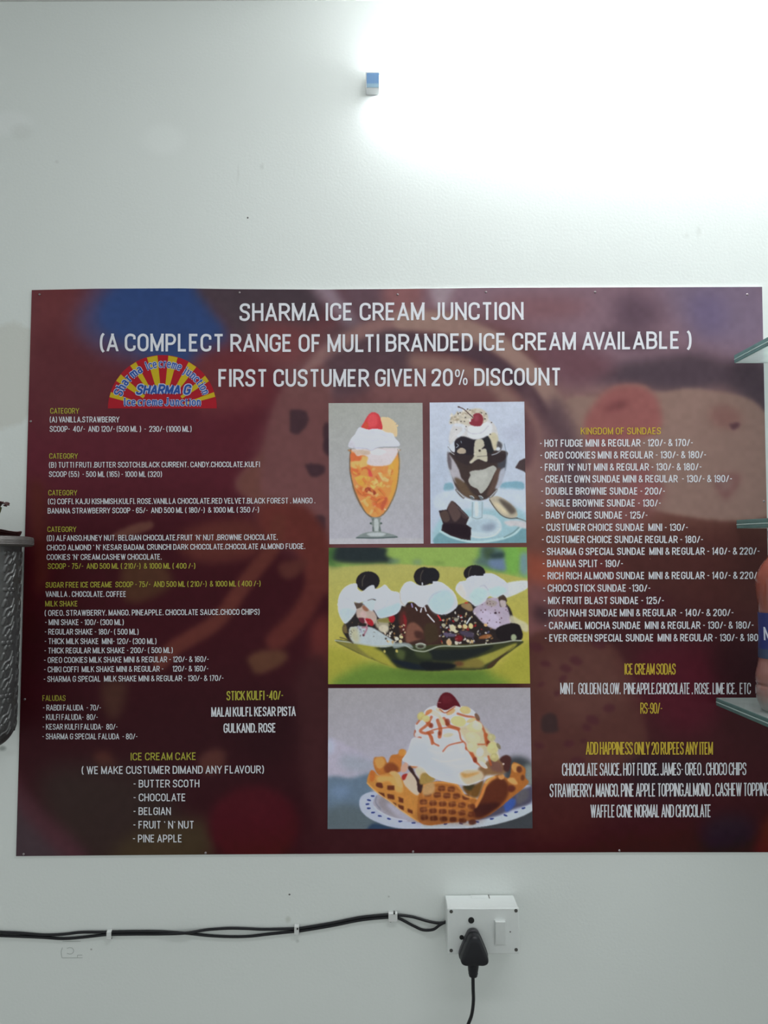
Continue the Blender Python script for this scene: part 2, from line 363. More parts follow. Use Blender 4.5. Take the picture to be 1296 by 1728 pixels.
# glyph: (width, [(closed, path) ...]) with x in 0..1 of the width and y in 0..1 of the cap height
G = {
 'A': (.50, [(0, [(0, 0), (.5, 1)]), (0, [(1, 0), (.5, 1)]), (0, [(.2, .27), (.8, .27)])]),
 'B': (.47, [(0, [(.5, .53), (0, .53), (0, 1), (.95, 1, R), (.95, .53, R), (.4, .53)]), (0, [(.5, .53), (1, .53, R), (1, 0, R), (0, 0), (0, .53)])]),
 'C': (.47, [(0, [(1, .70), (1, 1, R), (0, 1, R), (0, 0, R), (1, 0, R), (1, .30)])]),
 'D': (.47, [(1, [(0, 0), (0, 1), (1, 1, .3), (1, 0, .3)])]),
 'E': (.40, [(0, [(1, 1), (0, 1), (0, 0), (1, 0)]), (0, [(0, .52), (.85, .52)])]),
 'F': (.39, [(0, [(1, 1), (0, 1), (0, 0)]), (0, [(0, .5), (.85, .5)])]),
 'G': (.48, [(0, [(1, .72), (1, 1, R), (0, 1, R), (0, 0, R), (1, 0, R), (1, .46), (.55, .46)])]),
 'H': (.48, [(0, [(0, 0), (0, 1)]), (0, [(1, 0), (1, 1)]), (0, [(0, .52), (1, .52)])]),
 'I': (.0, [(0, [(.5, 0), (.5, 1)])]),
 'J': (.36, [(0, [(1, 1), (1, 0, R), (0, 0, R), (0, .12)])]),
 'K': (.47, [(0, [(0, 0), (0, 1)]), (0, [(0, .36), (.95, 1)]), (0, [(.36, .6), (1, 0)])]),
 'L': (.38, [(0, [(0, 1), (0, 0), (1, 0)])]),
 'M': (.60, [(0, [(0, 0), (0, 1)]), (0, [(0, 1), (.5, .06)]), (0, [(1, 1), (.5, .06)]), (0, [(1, 0), (1, 1)])]),
 'N': (.49, [(0, [(0, 0), (0, 1)]), (0, [(0, 1), (1, 0)]), (0, [(1, 0), (1, 1)])]),
 'O': (.48, [(1, [(0, 0, R), (0, 1, R), (1, 1, R), (1, 0, R)])]),
 'P': (.45, [(0, [(0, 0), (0, 1), (1, 1, R), (1, .42, R), (0, .42)])]),
 'Q': (.48, [(1, [(0, 0, R), (0, 1, R), (1, 1, R), (1, 0, R)]), (0, [(.6, .25), (1, -.05)])]),
 'R': (.47, [(0, [(0, 0), (0, 1), (1, 1, R), (1, .46, R), (0, .46)]), (0, [(.5, .46), (1, 0)])]),
 'S': (.45, [(0, [(.97, .74), (.97, 1, R), (.03, 1, R), (.03, .55, .22), (.97, .49, .22), (.97, 0, R), (0, 0, R), (0, .25)])]),
 'T': (.46, [(0, [(0, 1), (1, 1)]), (0, [(.5, 1), (.5, 0)])]),
 'U': (.47, [(0, [(0, 1), (0, 0, R), (1, 0, R), (1, 1)])]),
 'V': (.49, [(0, [(0, 1), (.5, 0)]), (0, [(1, 1), (.5, 0)])]),
 'W': (.72, [(0, [(0, 1), (.26, 0)]), (0, [(.5, 1), (.26, 0)]), (0, [(.5, 1), (.74, 0)]), (0, [(1, 1), (.74, 0)])]),
 'X': (.49, [(0, [(0, 1), (1, 0)]), (0, [(1, 1), (0, 0)])]),
 'Y': (.49, [(0, [(0, 1), (.5, .42)]), (0, [(1, 1), (.5, .42)]), (0, [(.5, .45), (.5, 0)])]),
 'Z': (.44, [(0, [(0, 1), (1, 1), (0, 0), (1, 0)])]),
 '0': (.44, [(1, [(0, 0, R), (0, 1, R), (1, 1, R), (1, 0, R)])]),
 '1': (.16, [(0, [(0, .82), (1, 1), (1, 0)])]),
 '2': (.42, [(0, [(0, .74), (0, 1, R), (1, 1, R), (1, .62, .2), (0, .04), (0, 0), (1, 0)])]),
 '3': (.42, [(0, [(0, .76), (0, 1, R), (1, 1, R), (1, .53, .2), (.35, .53)]), (0, [(.35, .53), (1, .53, .2), (1, 0, R), (0, 0, R), (0, .24)])]),
 '4': (.46, [(0, [(.74, 0), (.74, 1)]), (0, [(.74, 1), (0, .26), (1, .26)])]),
 '5': (.42, [(0, [(.95, 1), (.08, 1), (.03, .52), (.2, .62, .1), (1, .62, R), (1, 0, R), (0, 0, R), (0, .24)])]),
 '6': (.43, [(0, [(1, .76), (1, 1, R), (0, 1, R), (0, 0, R), (1, 0, R), (1, .57, .22), (0, .57)])]),
 '7': (.40, [(0, [(0, 1), (1, 1), (.35, 0)])]),
 '8': (.43, [(1, [(0, 0, .24), (0, .53, .2), (1, .53, .2), (1, 0, .24)]), (1, [(.06, .53, .2), (.06, 1, .22), (.94, 1, .22), (.94, .53, .2)])]),
 '9': (.43, [(0, [(0, .24), (0, 0, R), (1, 0, R), (1, 1, R), (0, 1, R), (0, .43, .22), (1, .43)])]),
 '&': (.50, [(0, [(1.08, 0), (.16, .72, .07), (.14, 1, .13), (.68, 1, .13), (.66, .70, .1), (0, .40, .14), (0, 0, .16), (.66, 0, .2), (1.02, .40)])]),
 '/': (.34, [(0, [(0, -.03), (1, 1.03)])]),
 '-': (.20, [(0, [(-.15, .47), (1.15, .47)])]),
 '.': (.02, [(0, [(.5, 0), (.5, .1)])]),
 ',': (.02, [(0, [(.5, -.06), (.5, .12)])]),
 "'": (.05, [(0, [(1, .8), (.2, 1)])]),
 '(': (.15, [(0, [(1, 1.08), (0, .85, .3), (0, .1, .3), (1, -.13)])]),
 ')': (.15, [(0, [(0, 1.08), (1, .85, .3), (1, .1, .3), (0, -.13)])]),
 '%': (.66, [(0, [(.32, 0), (.72, 1)]), (1, [(0, .55, .15), (0, .98, .15), (.32, .98, .15), (.32, .55, .15)]), (1, [(.7, .02, .15), (.7, .42, .15), (1, .42, .15), (1, .02, .15)])]),
 # lower case, for the emblem (slab letters)
 'a': (.42, [(0, [(.1, .6), (.2, .68, .1), (.8, .68, .2), (.8, .06), (1.05, .0)]), (1, [(0, 0, .14), (0, .38, .14), (.8, .38, .14), (.8, 0, .14)])]),
 'c': (.40, [(0, [(1, .54), (.9, .68, .2), (0, .68, .22), (0, 0, .22), (.85, 0, .2), (1.05, .1)])]),
 'e': (.40, [(0, [(0, .36), (1, .36), (1, .68, .22), (0, .68, .22), (0, 0, .22), (.85, 0, .2), (1.05, .08)])]),
 'h': (.50, [(0, [(.15, 0), (.15, 1), (-.02, 1)]), (0, [(.15, .5), (.3, .68, .2), (.85, .68, .2), (.85, 0)]), (0, [(-.05, 0), (.35, 0)]), (0, [(.65, 0), (1.05, 0)])]),
 'i': (.16, [(0, [(0, .68), (.5, .68), (.5, 0)]), (0, [(-.3, 0), (1.3, 0)]), (0, [(.5, .9), (.5, 1.02)])]),
 'j': (.20, [(0, [(.1, .68), (.7, .68), (.7, -.25, .2), (-.3, -.25)]), (0, [(.7, .9), (.7, 1.02)])]),
 'm': (.72, [(0, [(0, .68), (.12, .68), (.12, 0)]), (0, [(.12, .5), (.2, .68, .2), (.5, .68, .2), (.5, 0)]), (0, [(.5, .5), (.6, .68, .2), (.9, .68, .2), (.9, 0)]), (0, [(0, 0), (.24, 0)]), (0, [(.4, 0), (.6, 0)]), (0, [(.8, 0), (1.02, 0)])]),
 'n': (.50, [(0, [(0, .68), (.15, .68), (.15, 0)]), (0, [(.15, .5), (.3, .68, .2), (.85, .68, .2), (.85, 0)]), (0, [(-.05, 0), (.35, 0)]), (0, [(.65, 0), (1.05, 0)])]),
 'o': (.40, [(1, [(0, 0, .22), (0, .68, .22), (1, .68, .22), (1, 0, .22)])]),
 'r': (.36, [(0, [(-.02, .68), (.25, .68), (.25, 0)]), (0, [(.25, .45), (.5, .68, .2), (1, .66)]), (0, [(-.05, 0), (.6, 0)])]),
 't': (.30, [(0, [(.4, .95), (.4, 0, .12), (1, 0)]), (0, [(0, .68), (1, .68)])]),
 'u': (.50, [(0, [(0, .68), (.15, .68), (.15, 0, .2), (.85, 0, .2), (.85, .3)]), (0, [(.65, .68), (.85, .68), (.85, 0), (1.05, 0)])]),
 'ſ': (.24, [(0, [(.5, 0), (.5, 1)]), (0, [(0, 1), (1, 1)]), (0, [(0, 0), (1, 0)])]),          # slab capital I
 'ĵ': (.42, [(0, [(.75, 1), (.75, 0, R), (0, 0, R), (0, .2)]), (0, [(.4, 1), (1.05, 1)])]),   # slab capital J
}
def advance(ch, sw, sp):
    if ch == ' ': return .26
    return G[ch][0]+sw+sp
RIB = [0]
KERN = {'LT': -.13, 'AT': -.10, 'TA': -.10, 'AV': -.12, 'VA': -.12, 'TE': -.04, 'LI': -.03, 'LY': -.08, 'RT': -.02}
def ribbon(P, closed, hw, V, Fc, place, clampy):
    n = len(P); L = []; Rr = []
    for i in range(n):
        p = P[i]; a = P[i-1] if (closed or i > 0) else None; b = P[(i+1) % n] if (closed or i < n-1) else None
        def nrm(q, r):
            dx, dy = r[0]-q[0], r[1]-q[1]; l = math.hypot(dx, dy) or 1e-9; return (-dy/l, dx/l)
        if a is None: nx, ny = nrm(p, b); k = 1
        elif b is None: nx, ny = nrm(a, p); k = 1
        else:
            n1, n2 = nrm(a, p), nrm(p, b); nx, ny = n1[0]+n2[0], n1[1]+n2[1]; l = math.hypot(nx, ny)
            if l < 1e-3: nx, ny = n1; k = 1
            else:
                nx, ny = nx/l, ny/l; k = min(1/max(nx*n1[0]+ny*n1[1], .2), 1.9)
        L.append((p[0]+nx*hw*k, p[1]+ny*hw*k)); Rr.append((p[0]-nx*hw*k, p[1]-ny*hw*k))
    base = len(V); RIB[0] += 1; lift = (RIB[0] % 5)*0.000025
    for i_, (l, r) in enumerate(zip(L, Rr)):
        for q in (l, r):
            yy = min(max(q[1], clampy[0]), clampy[1]) if clampy else q[1]
            pt = place(q[0], yy); V.append((pt[0], pt[1]-lift-0.00002*i_/n, pt[2]))
    for i in range(n if closed else n-1):
        j = (i+1) % n
        Fc.append((base+2*i, base+2*i+1, base+2*j+1, base+2*j))
def layout(text, sw, sp):
    x = 0; out = []
    for k, ch in enumerate(text):
        out.append((ch, x)); x += advance(ch, sw, sp)+KERN.get(text[k:k+2], 0)
    return out, x-sp
def lettering(text, x0, x1, base, cap, m, parent, y0=-0.0040, sw=0.145, sp=0.10, name='lettering', slant=0.0, thin=1.0):
    """one printed line; base = [(px, py), ...] baseline"""
    lay, tot = layout(text, sw, sp); kx = (x1-x0)/tot
    bx = [b[0] for b in base]; by = [b[1] for b in base]
    V = []; Fc = []; hw = sw/2*cap*thin
    def place(a, b):
        px = x0+a+b*slant
        return w(px, float(np.interp(px, bx, by))-b, y0)
    for ch, xo in lay:
        if ch == ' ': continue
        gw, paths = G[ch]; gx = (xo+sw/2)*kx; gW = gw*kx
        hx = 0
        for closed, p in paths:
            q = [((c[0]*gw), (sw/2+c[1]*(1-sw)))+((c[2],) if len(c) > 2 else ()) for c in p]
            q = rnd(q, bool(closed))
            q = [(gx+c[0]*kx, c[1]*cap) for c in q]
            if not closed and ch in 'AVWNKXYMRZ7':        # run on and cut square at the lines
                def ext(a, b):
                    if abs(b[1]-a[1]) < cap*.3 or not (a[1] < sw*cap or a[1] > cap*(1-sw)): return a
                    l = math.hypot(b[0]-a[0], b[1]-a[1]); e = hw*1.2
                    return (a[0]-(b[0]-a[0])/l*e, a[1]-(b[1]-a[1])/l*e)
                q = [ext(q[0], q[1])]+q[1:-1]+[ext(q[-1], q[-2])]
            elif not closed and ch not in '().,\'/-%':
                def ext2(a, b):
                    if abs(a[0]-b[0]) < 1e-6 and (a[1] < sw*cap or a[1] > cap*(1-sw)):
                        return (a[0], a[1]+(hw*1.01 if a[1] > b[1] else -hw*1.01))
                    return a
                q = [ext2(q[0], q[1])]+q[1:-1]+[ext2(q[-1], q[-2])]
            ribbon(q, bool(closed), hw*(0.55 if ch == '%' else .85 if ch == '&' else .8 if ch == '-' else 1), V, Fc, place, (0, cap) if ch in 'AVWNKXYMRZHITEFLD7' else None)
    return mesh_obj(name, V, Fc, m, parent)
# ================================================================ the menu board
board = thing('menu_board', 'large dark maroon printed ice cream menu board nailed flat on the wall', 'menu board', w(660, 960, -0.003))
pm = print_mat('board_print', 0.5, 0.14)
pm2 = print_mat('photo_print', 0.5, 0.14)
YB = -0.0032
cv = Canvas(20, 478, 1312, 1450, 0.5, (62, 28, 33))
cv.mottle(70, 0.08, 3)
P, E, Ln = cv.poly, cv.ell, cv.line
# large tone fields
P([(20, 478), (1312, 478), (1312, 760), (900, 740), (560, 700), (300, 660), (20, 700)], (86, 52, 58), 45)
P([(700, 478), (1312, 478), (1312, 720), (1000, 700), (700, 660)], (126, 102, 113), 40)  # lighter print, with the lamp haze over the upper right painted in
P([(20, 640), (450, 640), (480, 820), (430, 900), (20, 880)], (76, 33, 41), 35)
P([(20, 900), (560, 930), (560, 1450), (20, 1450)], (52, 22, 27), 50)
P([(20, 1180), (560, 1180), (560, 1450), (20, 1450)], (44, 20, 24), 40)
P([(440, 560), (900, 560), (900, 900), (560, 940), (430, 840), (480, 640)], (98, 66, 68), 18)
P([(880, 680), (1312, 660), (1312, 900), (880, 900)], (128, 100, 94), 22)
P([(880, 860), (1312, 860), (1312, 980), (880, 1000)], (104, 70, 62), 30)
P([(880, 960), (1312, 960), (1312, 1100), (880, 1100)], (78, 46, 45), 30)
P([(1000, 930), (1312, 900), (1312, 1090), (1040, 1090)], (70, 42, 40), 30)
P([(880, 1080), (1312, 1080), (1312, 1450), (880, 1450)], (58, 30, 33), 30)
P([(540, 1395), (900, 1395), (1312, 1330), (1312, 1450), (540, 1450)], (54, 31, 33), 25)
# upper left
P([(50, 480), (150, 480), (130, 560), (80, 620), (45, 640)], (88, 48, 50), 18)
P([(60, 560), (150, 580), (190, 680), (60, 720)], (78, 40, 44), 18)
P([(175, 478), (325, 478), (366, 528), (388, 565), (372, 602), (305, 628), (220, 604), (158, 582), (128, 545), (150, 505)], (62, 62, 92), 16)
P([(205, 478), (322, 478), (358, 528), (380, 562), (350, 598), (300, 615), (235, 590), (165, 545)], (46, 64, 104), 8)
P([(335, 478), (520, 478), (545, 520), (500, 560), (410, 575), (380, 540)], (68, 58, 64), 9)
P([(330, 600), (420, 590), (470, 660), (420, 690), (330, 690)], (92, 46, 50), 12)
P([(430, 540), (520, 555), (500, 610), (440, 600)], (104, 60, 62), 16)
P([(522, 478), (560, 478), (600, 530), (625, 565), (600, 570), (560, 525)], (128, 112, 122), 7)
P([(575, 478), (700, 478), (660, 540), (610, 540)], (92, 72, 80), 8)
P([(650, 478), (710, 478), (700, 530), (655, 540)], (126, 88, 90), 8)
P([(728, 478), (768, 478), (748, 520), (735, 515)], (150, 134, 142), 6)
# cone rim and dark swirl around the title
P([(560, 560), (640, 545), (700, 560), (680, 640), (560, 640)], (78, 62, 68), 12)
Ln([(500, 660), (540, 605), (590, 570), (640, 548), (700, 536), (760, 540)], 24, (128, 98, 96), 5)
Ln([(680, 540), (760, 548), (830, 575), (880, 615), (925, 665), (965, 735)], 34, (142, 116, 108), 4)
Ln([(690, 575), (770, 585), (830, 610), (880, 650), (925, 715), (960, 790)], 26, (76, 58, 66), 4)
Ln([(700, 610), (770, 620), (830, 650), (880, 700), (905, 760)], 26, (126, 98, 92), 6)
P([(560, 600), (640, 590), (680, 620), (600, 668), (540, 668)], (82, 62, 68), 9)
P([(520, 640), (545, 625), (560, 660), (530, 680)], (120, 92, 92), 6)
P([(640, 640), (760, 640), (830, 672), (640, 676)], (110, 76, 76), 8)
P([(880, 690), (900, 720), (905, 760), (885, 790)], (76, 52, 58), 5)
# pale scoop with dark chips behind the left text
P([(556, 640), (556, 930), (520, 905), (455, 850), (400, 826), (405, 800), (440, 770), (452, 720), (470, 670), (500, 640)], (100, 66, 66), 5, 0.9)
P([(400, 815), (440, 765), (450, 730), (440, 830), (500, 850), (470, 862), (425, 845)], (96, 62, 56), 5, 0.9)
for q in ([(492, 692), (515, 694), (520, 712), (505, 732), (490, 728), (489, 706)], [(551, 738), (562, 745), (562, 770), (548, 765), (545, 752)], [(516, 783), (545, 785), (548, 797), (530, 806), (522, 800)], [(530, 872), (545, 870), (550, 880), (545, 898), (530, 892)], [(546, 720), (556, 716), (556, 762), (548, 755)]):
    P(q, (58, 42, 48), 2, 0.9)
P([(440, 850), (500, 850), (545, 890), (558, 940), (556, 1000), (520, 980), (500, 930), (440, 900)], (88, 44, 40), 6)
# ribbons of sauce
Ln([(470, 880), (462, 920), (432, 960), (409, 990), (366, 1048), (296, 1092), (270, 1118)], 26, (86, 46, 40), 4, 0.9)
Ln([(505, 870), (530, 910), (538, 950), (530, 995), (504, 1042), (465, 1082)], 34, (84, 42, 38), 5, 0.9)
P([(300, 905), (360, 880), (430, 880), (440, 930), (360, 950), (310, 935)], (80, 42, 38), 8)
P([(255, 880), (225, 885), (190, 902), (200, 908), (235, 900), (258, 890)], (92, 62, 52), 2.5, 0.8)
P([(210, 950), (260, 940), (290, 975), (275, 1000), (225, 1018), (205, 1000)], (68, 46, 34), 6, 0.9)
P([(80, 980), (60, 1010), (52, 1050), (60, 960), (48, 820), (75, 820), (78, 900)], (72, 36, 31), 9, 0.9)
P([(50, 1060), (95, 1030), (170, 1060), (200, 1110), (120, 1150), (50, 1140)], (46, 20, 26), 18)
P([(418, 1112), (440, 1098), (482, 1100), (478, 1120), (435, 1138), (425, 1128)], (80, 52, 40), 4)
P([(472, 952), (520, 945), (500, 972), (478, 975)], (76, 42, 38), 4)
P([(172, 1155), (212, 1150), (208, 1190), (195, 1214), (180, 1205)], (64, 42, 35), 7, 0.9)
P([(335, 1280), (362, 1264), (382, 1272), (372, 1300), (345, 1306)], (72, 42, 38), 5)
P([(158, 1274), (182, 1270), (195, 1295), (170, 1300)], (74, 40, 34), 6)
P([(525, 1060), (556, 1040), (556, 1120), (530, 1130)], (86, 40, 38), 8)
P([(500, 1140), (556, 1120), (556, 1400), (530, 1380), (505, 1280)], (56, 30, 32), 10)
P([(450, 1180), (490, 1190), (500, 1250), (440, 1290), (380, 1240)], (38, 18, 22), 16, 0.8)
P([(70, 1300), (230, 1300), (300, 1360), (290, 1440), (110, 1440)], (44, 34, 32), 18)
P([(250, 1395), (350, 1385), (350, 1450), (190, 1450)], (56, 46, 34), 12)
P([(20, 1330), (70, 1378), (140, 1440), (140, 1450), (20, 1450)], (58, 50, 54), 9, 0.85)
P([(24, 1290), (50, 1345), (110, 1400), (150, 1450), (110, 1450), (60, 1400), (22, 1350)], (66, 36, 42), 9, 0.7)
E(428, 1392, 76, 66, (60, 20, 26), 7)
E(440, 1378, 42, 32, (64, 22, 28), 12, 0.6)
# right half
P([(1120, 478), (1295, 478), (1295, 590), (1180, 570)], (116, 103, 122), 20, 0.9)
P([(1040, 500), (1100, 505), (1110, 545), (1050, 560)], (92, 74, 86), 14)
P([(1160, 505), (1215, 495), (1225, 555), (1180, 565)], (104, 94, 122), 14, 0.8)
P([(830, 505), (930, 500), (1000, 515), (940, 540), (850, 535)], (120, 84, 88), 12, 0.7)
P([(1010, 560), (1070, 560), (1120, 575), (1060, 590)], (88, 70, 80), 8)
P([(1130, 600), (1180, 595), (1225, 610), (1296, 615), (1296, 710), (1225, 655), (1150, 665), (1000, 640), (1040, 615)], (78, 66, 74), 9)  # right part holds the top shelf's cast shadow, painted into the print
P([(900, 570), (980, 580), (1040, 620), (960, 650)], (104, 74, 82), 12)
P([(960, 672), (1012, 668), (1040, 652), (1085, 650), (1108, 662), (1165, 654), (1205, 660), (1258, 670), (1286, 690), (1300, 720), (1300, 870), (1100, 860), (1000, 800), (960, 700)], (134, 110, 102), 3)
P([(985, 720), (1000, 685), (1030, 655), (1070, 649), (1098, 660), (1115, 690), (1110, 730), (1060, 745), (1000, 760)], (138, 88, 86), 5)
P([(1030, 680), (1060, 675), (1050, 690), (1020, 695)], (112, 68, 70), 5)
P([(1200, 690), (1225, 684), (1250, 698), (1245, 720), (1215, 722), (1200, 710)], (124, 88, 84), 7, 0.7)
P([(1232, 716), (1247, 714), (1246, 722), (1236, 724)], (86, 60, 66), 2)
P([(930, 668), (960, 700), (990, 780), (1010, 870), (975, 880), (935, 830), (915, 740)], (84, 66, 72), 9, 0.9)
P([(888, 640), (905, 690), (950, 760), (930, 860), (888, 800)], (122, 92, 92), 8, 0.6)
P([(1000, 740), (1060, 750), (1100, 800), (1110, 850), (1060, 900), (1010, 880), (1000, 800)], (118, 78, 78), 12, 0.8)
P([(1060, 800), (1085, 790), (1118, 820), (1110, 845), (1075, 850)], (128, 84, 84), 6)
P([(1205, 805), (1250, 800), (1238, 832), (1220, 842)], (112, 76, 76), 5, 0.7)
P([(1212, 812), (1238, 808), (1230, 828), (1220, 830)], (132, 106, 102), 4, 0.8)
P([(888, 935), (930, 945), (960, 935), (965, 975), (900, 1000), (888, 990)], (132, 72, 58), 9)
P([(888, 985), (930, 1000), (950, 1060), (888, 1080)], (108, 72, 72), 9)
P([(960, 930), (1040, 950), (1050, 1010), (980, 1020)], (96, 50, 50), 12, 0.8)
P([(900, 1020), (935, 1030), (930, 1050), (905, 1050)], (66, 46, 50), 6)
P([(1085, 1000), (1130, 1010), (1120, 1040), (1080, 1030)], (66, 34, 38), 8)
P([(888, 1080), (1010, 1080), (1050, 1110), (1078, 1165), (1088, 1215), (1090, 1260), (1040, 1300), (900, 1320), (888, 1300)], (76, 47, 43), 5)
P([(915, 1110), (1000, 1085), (1040, 1120), (1060, 1180), (980, 1220), (930, 1180)], (84, 55, 50), 12)
P([(1080, 1100), (1180, 1085), (1220, 1120), (1220, 1200), (1150, 1240), (1085, 1180)], (70, 27, 36), 18)
P([(1205, 1090), (1296, 1085), (1296, 1160), (1220, 1160)], (48, 26, 30), 14)
P([(916, 1208), (936, 1205), (942, 1228), (938, 1236), (915, 1234)], (54, 40, 40), 2)
for q, r in (((905, 1092), 10), ((920, 1120), 7), ((972, 1115), 9), ((955, 1128), 8), ((950, 1145), 6), ((913, 1155), 5), ((1028, 1195), 9), ((1000, 1215), 10), ((990, 1228), 7), ((940, 1170), 5), ((910, 1258), 7), ((960, 1255), 8), ((985, 1250), 5), ((1010, 1085), 12), ((975, 1285), 10)):
    E(q[0], q[1], r*1.2, r*.8, (68, 36, 42), 2, 0.75, random.Random(q[0]).uniform(-50, 50))
P([(1060, 1285), (1130, 1275), (1190, 1300), (1180, 1340), (1080, 1345)], (44, 32, 36), 14)
P([(1200, 1380), (1260, 1375), (1280, 1420), (1200, 1445), (1180, 1410)], (44, 36, 42), 12)
P([(1292, 1385), (1320, 1375), (1320, 1450), (1275, 1450)], (78, 42, 34), 9)
P([(888, 1300), (1000, 1320), (1000, 1400), (888, 1420)], (66, 36, 34), 20, 0.8)
cv.mottle(9, 0.03, 8)
def top_y(x): return np.interp(x, [53, 162, 302, 400, 540, 650, 850, 1286], [489.5, 487.2, 486.5, 488, 488.6, 487.8, 485.6, 484])
def bot_y(x): return np.interp(x, [27, 350, 690, 1040, 1310], [1444.8, 1442, 1440, 1438.2, 1438.2])
def board_map(U, V):
    xt = 53.5+(1286-53.5)*U; xb = 27+(1306-27)*U
    yt, yb = top_y(xt), bot_y(xb)
    return xt+(xb-xt)*V, yt+(yb-yt)*V
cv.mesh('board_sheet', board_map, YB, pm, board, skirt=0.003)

# ---- photo 1: fruit sundae in a tall glass
YP = -0.0036
rg = random.Random(5)
cv = Canvas(553, 679, 716, 920, 1.4, (160, 163, 160)); P, E, Ln = cv.poly, cv.ell, cv.line
cv.zoom(550, 675, 6.912); cv.grad(550, 40, (158, 161, 156), 650, 1650, (168, 168, 178))
P([(20, 1625), (1180, 1618), (1180, 1720), (20, 1720)], (176, 176, 182), 1)
P([(640, 215), (720, 205), (790, 250), (830, 320), (830, 420), (780, 420), (650, 370)], (214, 190, 150), 0.5)
for a in range(9): E(655+a*22, 212+abs(a-3)*a*2.2, 14, 12, (214, 190, 150), 0.3)
P([(420, 345), (450, 250), (500, 170), (550, 143), (610, 165), (640, 230), (645, 350)], (196, 66, 72), 0.5)
P([(500, 190), (560, 160), (600, 200), (590, 300), (480, 310)], (206, 84, 90), 1.5, 0.8)
P([(425, 330), (470, 250), (500, 300), (470, 345)], (190, 78, 62), 1)
bowl = [(292, 575), (284, 610), (278, 660), (275, 770), (285, 880), (312, 1000), (352, 1120), (410, 1240), (470, 1325), (530, 1372), (600, 1380), (660, 1350), (722, 1280), (780, 1170), (822, 1050), (846, 920), (858, 770), (855, 660), (846, 600), (836, 575)]
P(bowl, (120, 104, 80), 0.6)
bi = [(303, 580), (296, 612), (290, 660), (287, 770), (297, 880), (324, 1000), (364, 1115), (420, 1230), (478, 1312), (535, 1360), (600, 1366), (652, 1338), (712, 1270), (768, 1160), (810, 1045), (834, 915), (846, 770), (843, 660), (835, 605), (826, 580)]
P(bi, (206, 136, 84), 0.5)
P([(700, 720), (840, 670), (845, 800), (820, 1000), (760, 1160), (720, 1160), (760, 960)], (212, 158, 76), 2)
P([(290, 620), (400, 640), (420, 700), (380, 740), (295, 720)], (202, 108, 68), 1)
P([(295, 790), (450, 770), (520, 820), (420, 880), (310, 870)], (200, 106, 66), 1.5)
P([(300, 720), (400, 710), (430, 660), (500, 670), (490, 760), (360, 800), (300, 780)], (226, 180, 110), 1)
P([(520, 780), (720, 770), (740, 840), (640, 880), (540, 860)], (216, 140, 84), 1.5)
P([(400, 880), (440, 805), (500, 830), (510, 880), (450, 920)], (218, 146, 82), 0.7)
P([(330, 910), (400, 880), (520, 900), (500, 960), (460, 1030), (380, 980)], (232, 178, 88), 0.7, sm=False)
P([(360, 940), (430, 930), (470, 1020), (400, 1000)], (220, 160, 74), 0.8)
P([(500, 975), (580, 915), (700, 980), (680, 1030), (590, 1000), (555, 1060)], (234, 190, 108), 0.7, sm=False)
P([(600, 850), (640, 845), (740, 930), (720, 980), (670, 960)], (234, 192, 128), 0.6, sm=False)
P([(660, 860), (730, 880), (720, 920)], (220, 140, 80), 0.6)
P([(560, 1040), (740, 1010), (760, 1080), (680, 1150), (600, 1110)], (218, 144, 80), 1)
P([(330, 1010), (420, 1010), (480, 1080), (430, 1120), (370, 1100)], (196, 112, 66), 1.5)
P([(455, 1040), (500, 1020), (580, 1070), (570, 1110), (520, 1090), (460, 1070)], (150, 66, 52), 0.8)
P([(490, 810), (510, 800), (545, 880), (530, 895), (500, 885)], (206, 84, 78), 0.8)
P([(420, 1180), (500, 1120), (540, 1240), (500, 1330), (450, 1280)], (212, 148, 78), 1)
P([(560, 1140), (700, 1130), (720, 1200), (640, 1280), (560, 1260)], (200, 108, 66), 1.5)
P([(640, 1230), (690, 1140), (715, 1160), (660, 1290)], (186, 92, 66), 0.8)
P([(520, 1240), (640, 1280), (620, 1350), (530, 1350)], (216, 150, 86), 1)
for i in range(60):
    x, y = rg.uniform(310, 820), rg.uniform(780, 1320)
    hw_ = 265*math.sqrt(max(0, 1-((y-740)/640)**2))
    if abs(x-568) > hw_-30: continue
    L_, w_, r_ = rg.uniform(22, 60), rg.uniform(10, 26), rg.uniform(0, 3.14)
    cs, sn = math.cos(r_), math.sin(r_); base_ = rg.choice([(232, 178, 88), (222, 152, 84), (206, 120, 70), (234, 192, 124), (196, 100, 62), (214, 138, 76)])
    q = [(x+a*cs-b*sn, y+a*sn+b*cs) for a, b in ((-L_, -w_*.6), (L_*.7, -w_), (L_, w_*.5), (-L_*.6, w_))]
    P(q, base_, 0.7, 0.75, False); Ln([q[2], q[3]], 5, tuple(int(v*.72) for v in base_), 0.6, 0.6)
E(690, 1278, 10, 10, (240, 200, 170), 0.4); E(572, 1240, 8, 8, (230, 160, 130), 0.5)
for i in range(26):
    x, y = rg.uniform(340, 800), rg.uniform(790, 1250)
    if abs(x-570) < 280-(y-780)*0.38: E(x, y, rg.uniform(10, 34), rg.uniform(6, 16), rg.choice([(226, 168, 92), (196, 104, 62), (232, 184, 116), (206, 124, 70)]), 0.7, 0.7, rg.uniform(-80, 80))
P([(300, 575), (500, 570), (830, 560), (835, 620), (790, 700), (730, 760), (560, 770), (480, 740), (490, 670), (430, 640), (370, 655), (340, 610)], (208, 200, 204), 0.8)
P([(300, 590), (420, 585), (520, 600), (500, 640), (400, 640), (360, 650), (335, 615)], (196, 176, 160), 0.8)
P([(520, 600), (600, 570), (700, 600), (640, 640), (540, 630)], (224, 222, 232), 0.8)
for k in range(5): Ln([(490, 690+k*15), (580, 700+k*14), (700, 690+k*15)], 5, (188, 180, 180), 0.5, 0.6)
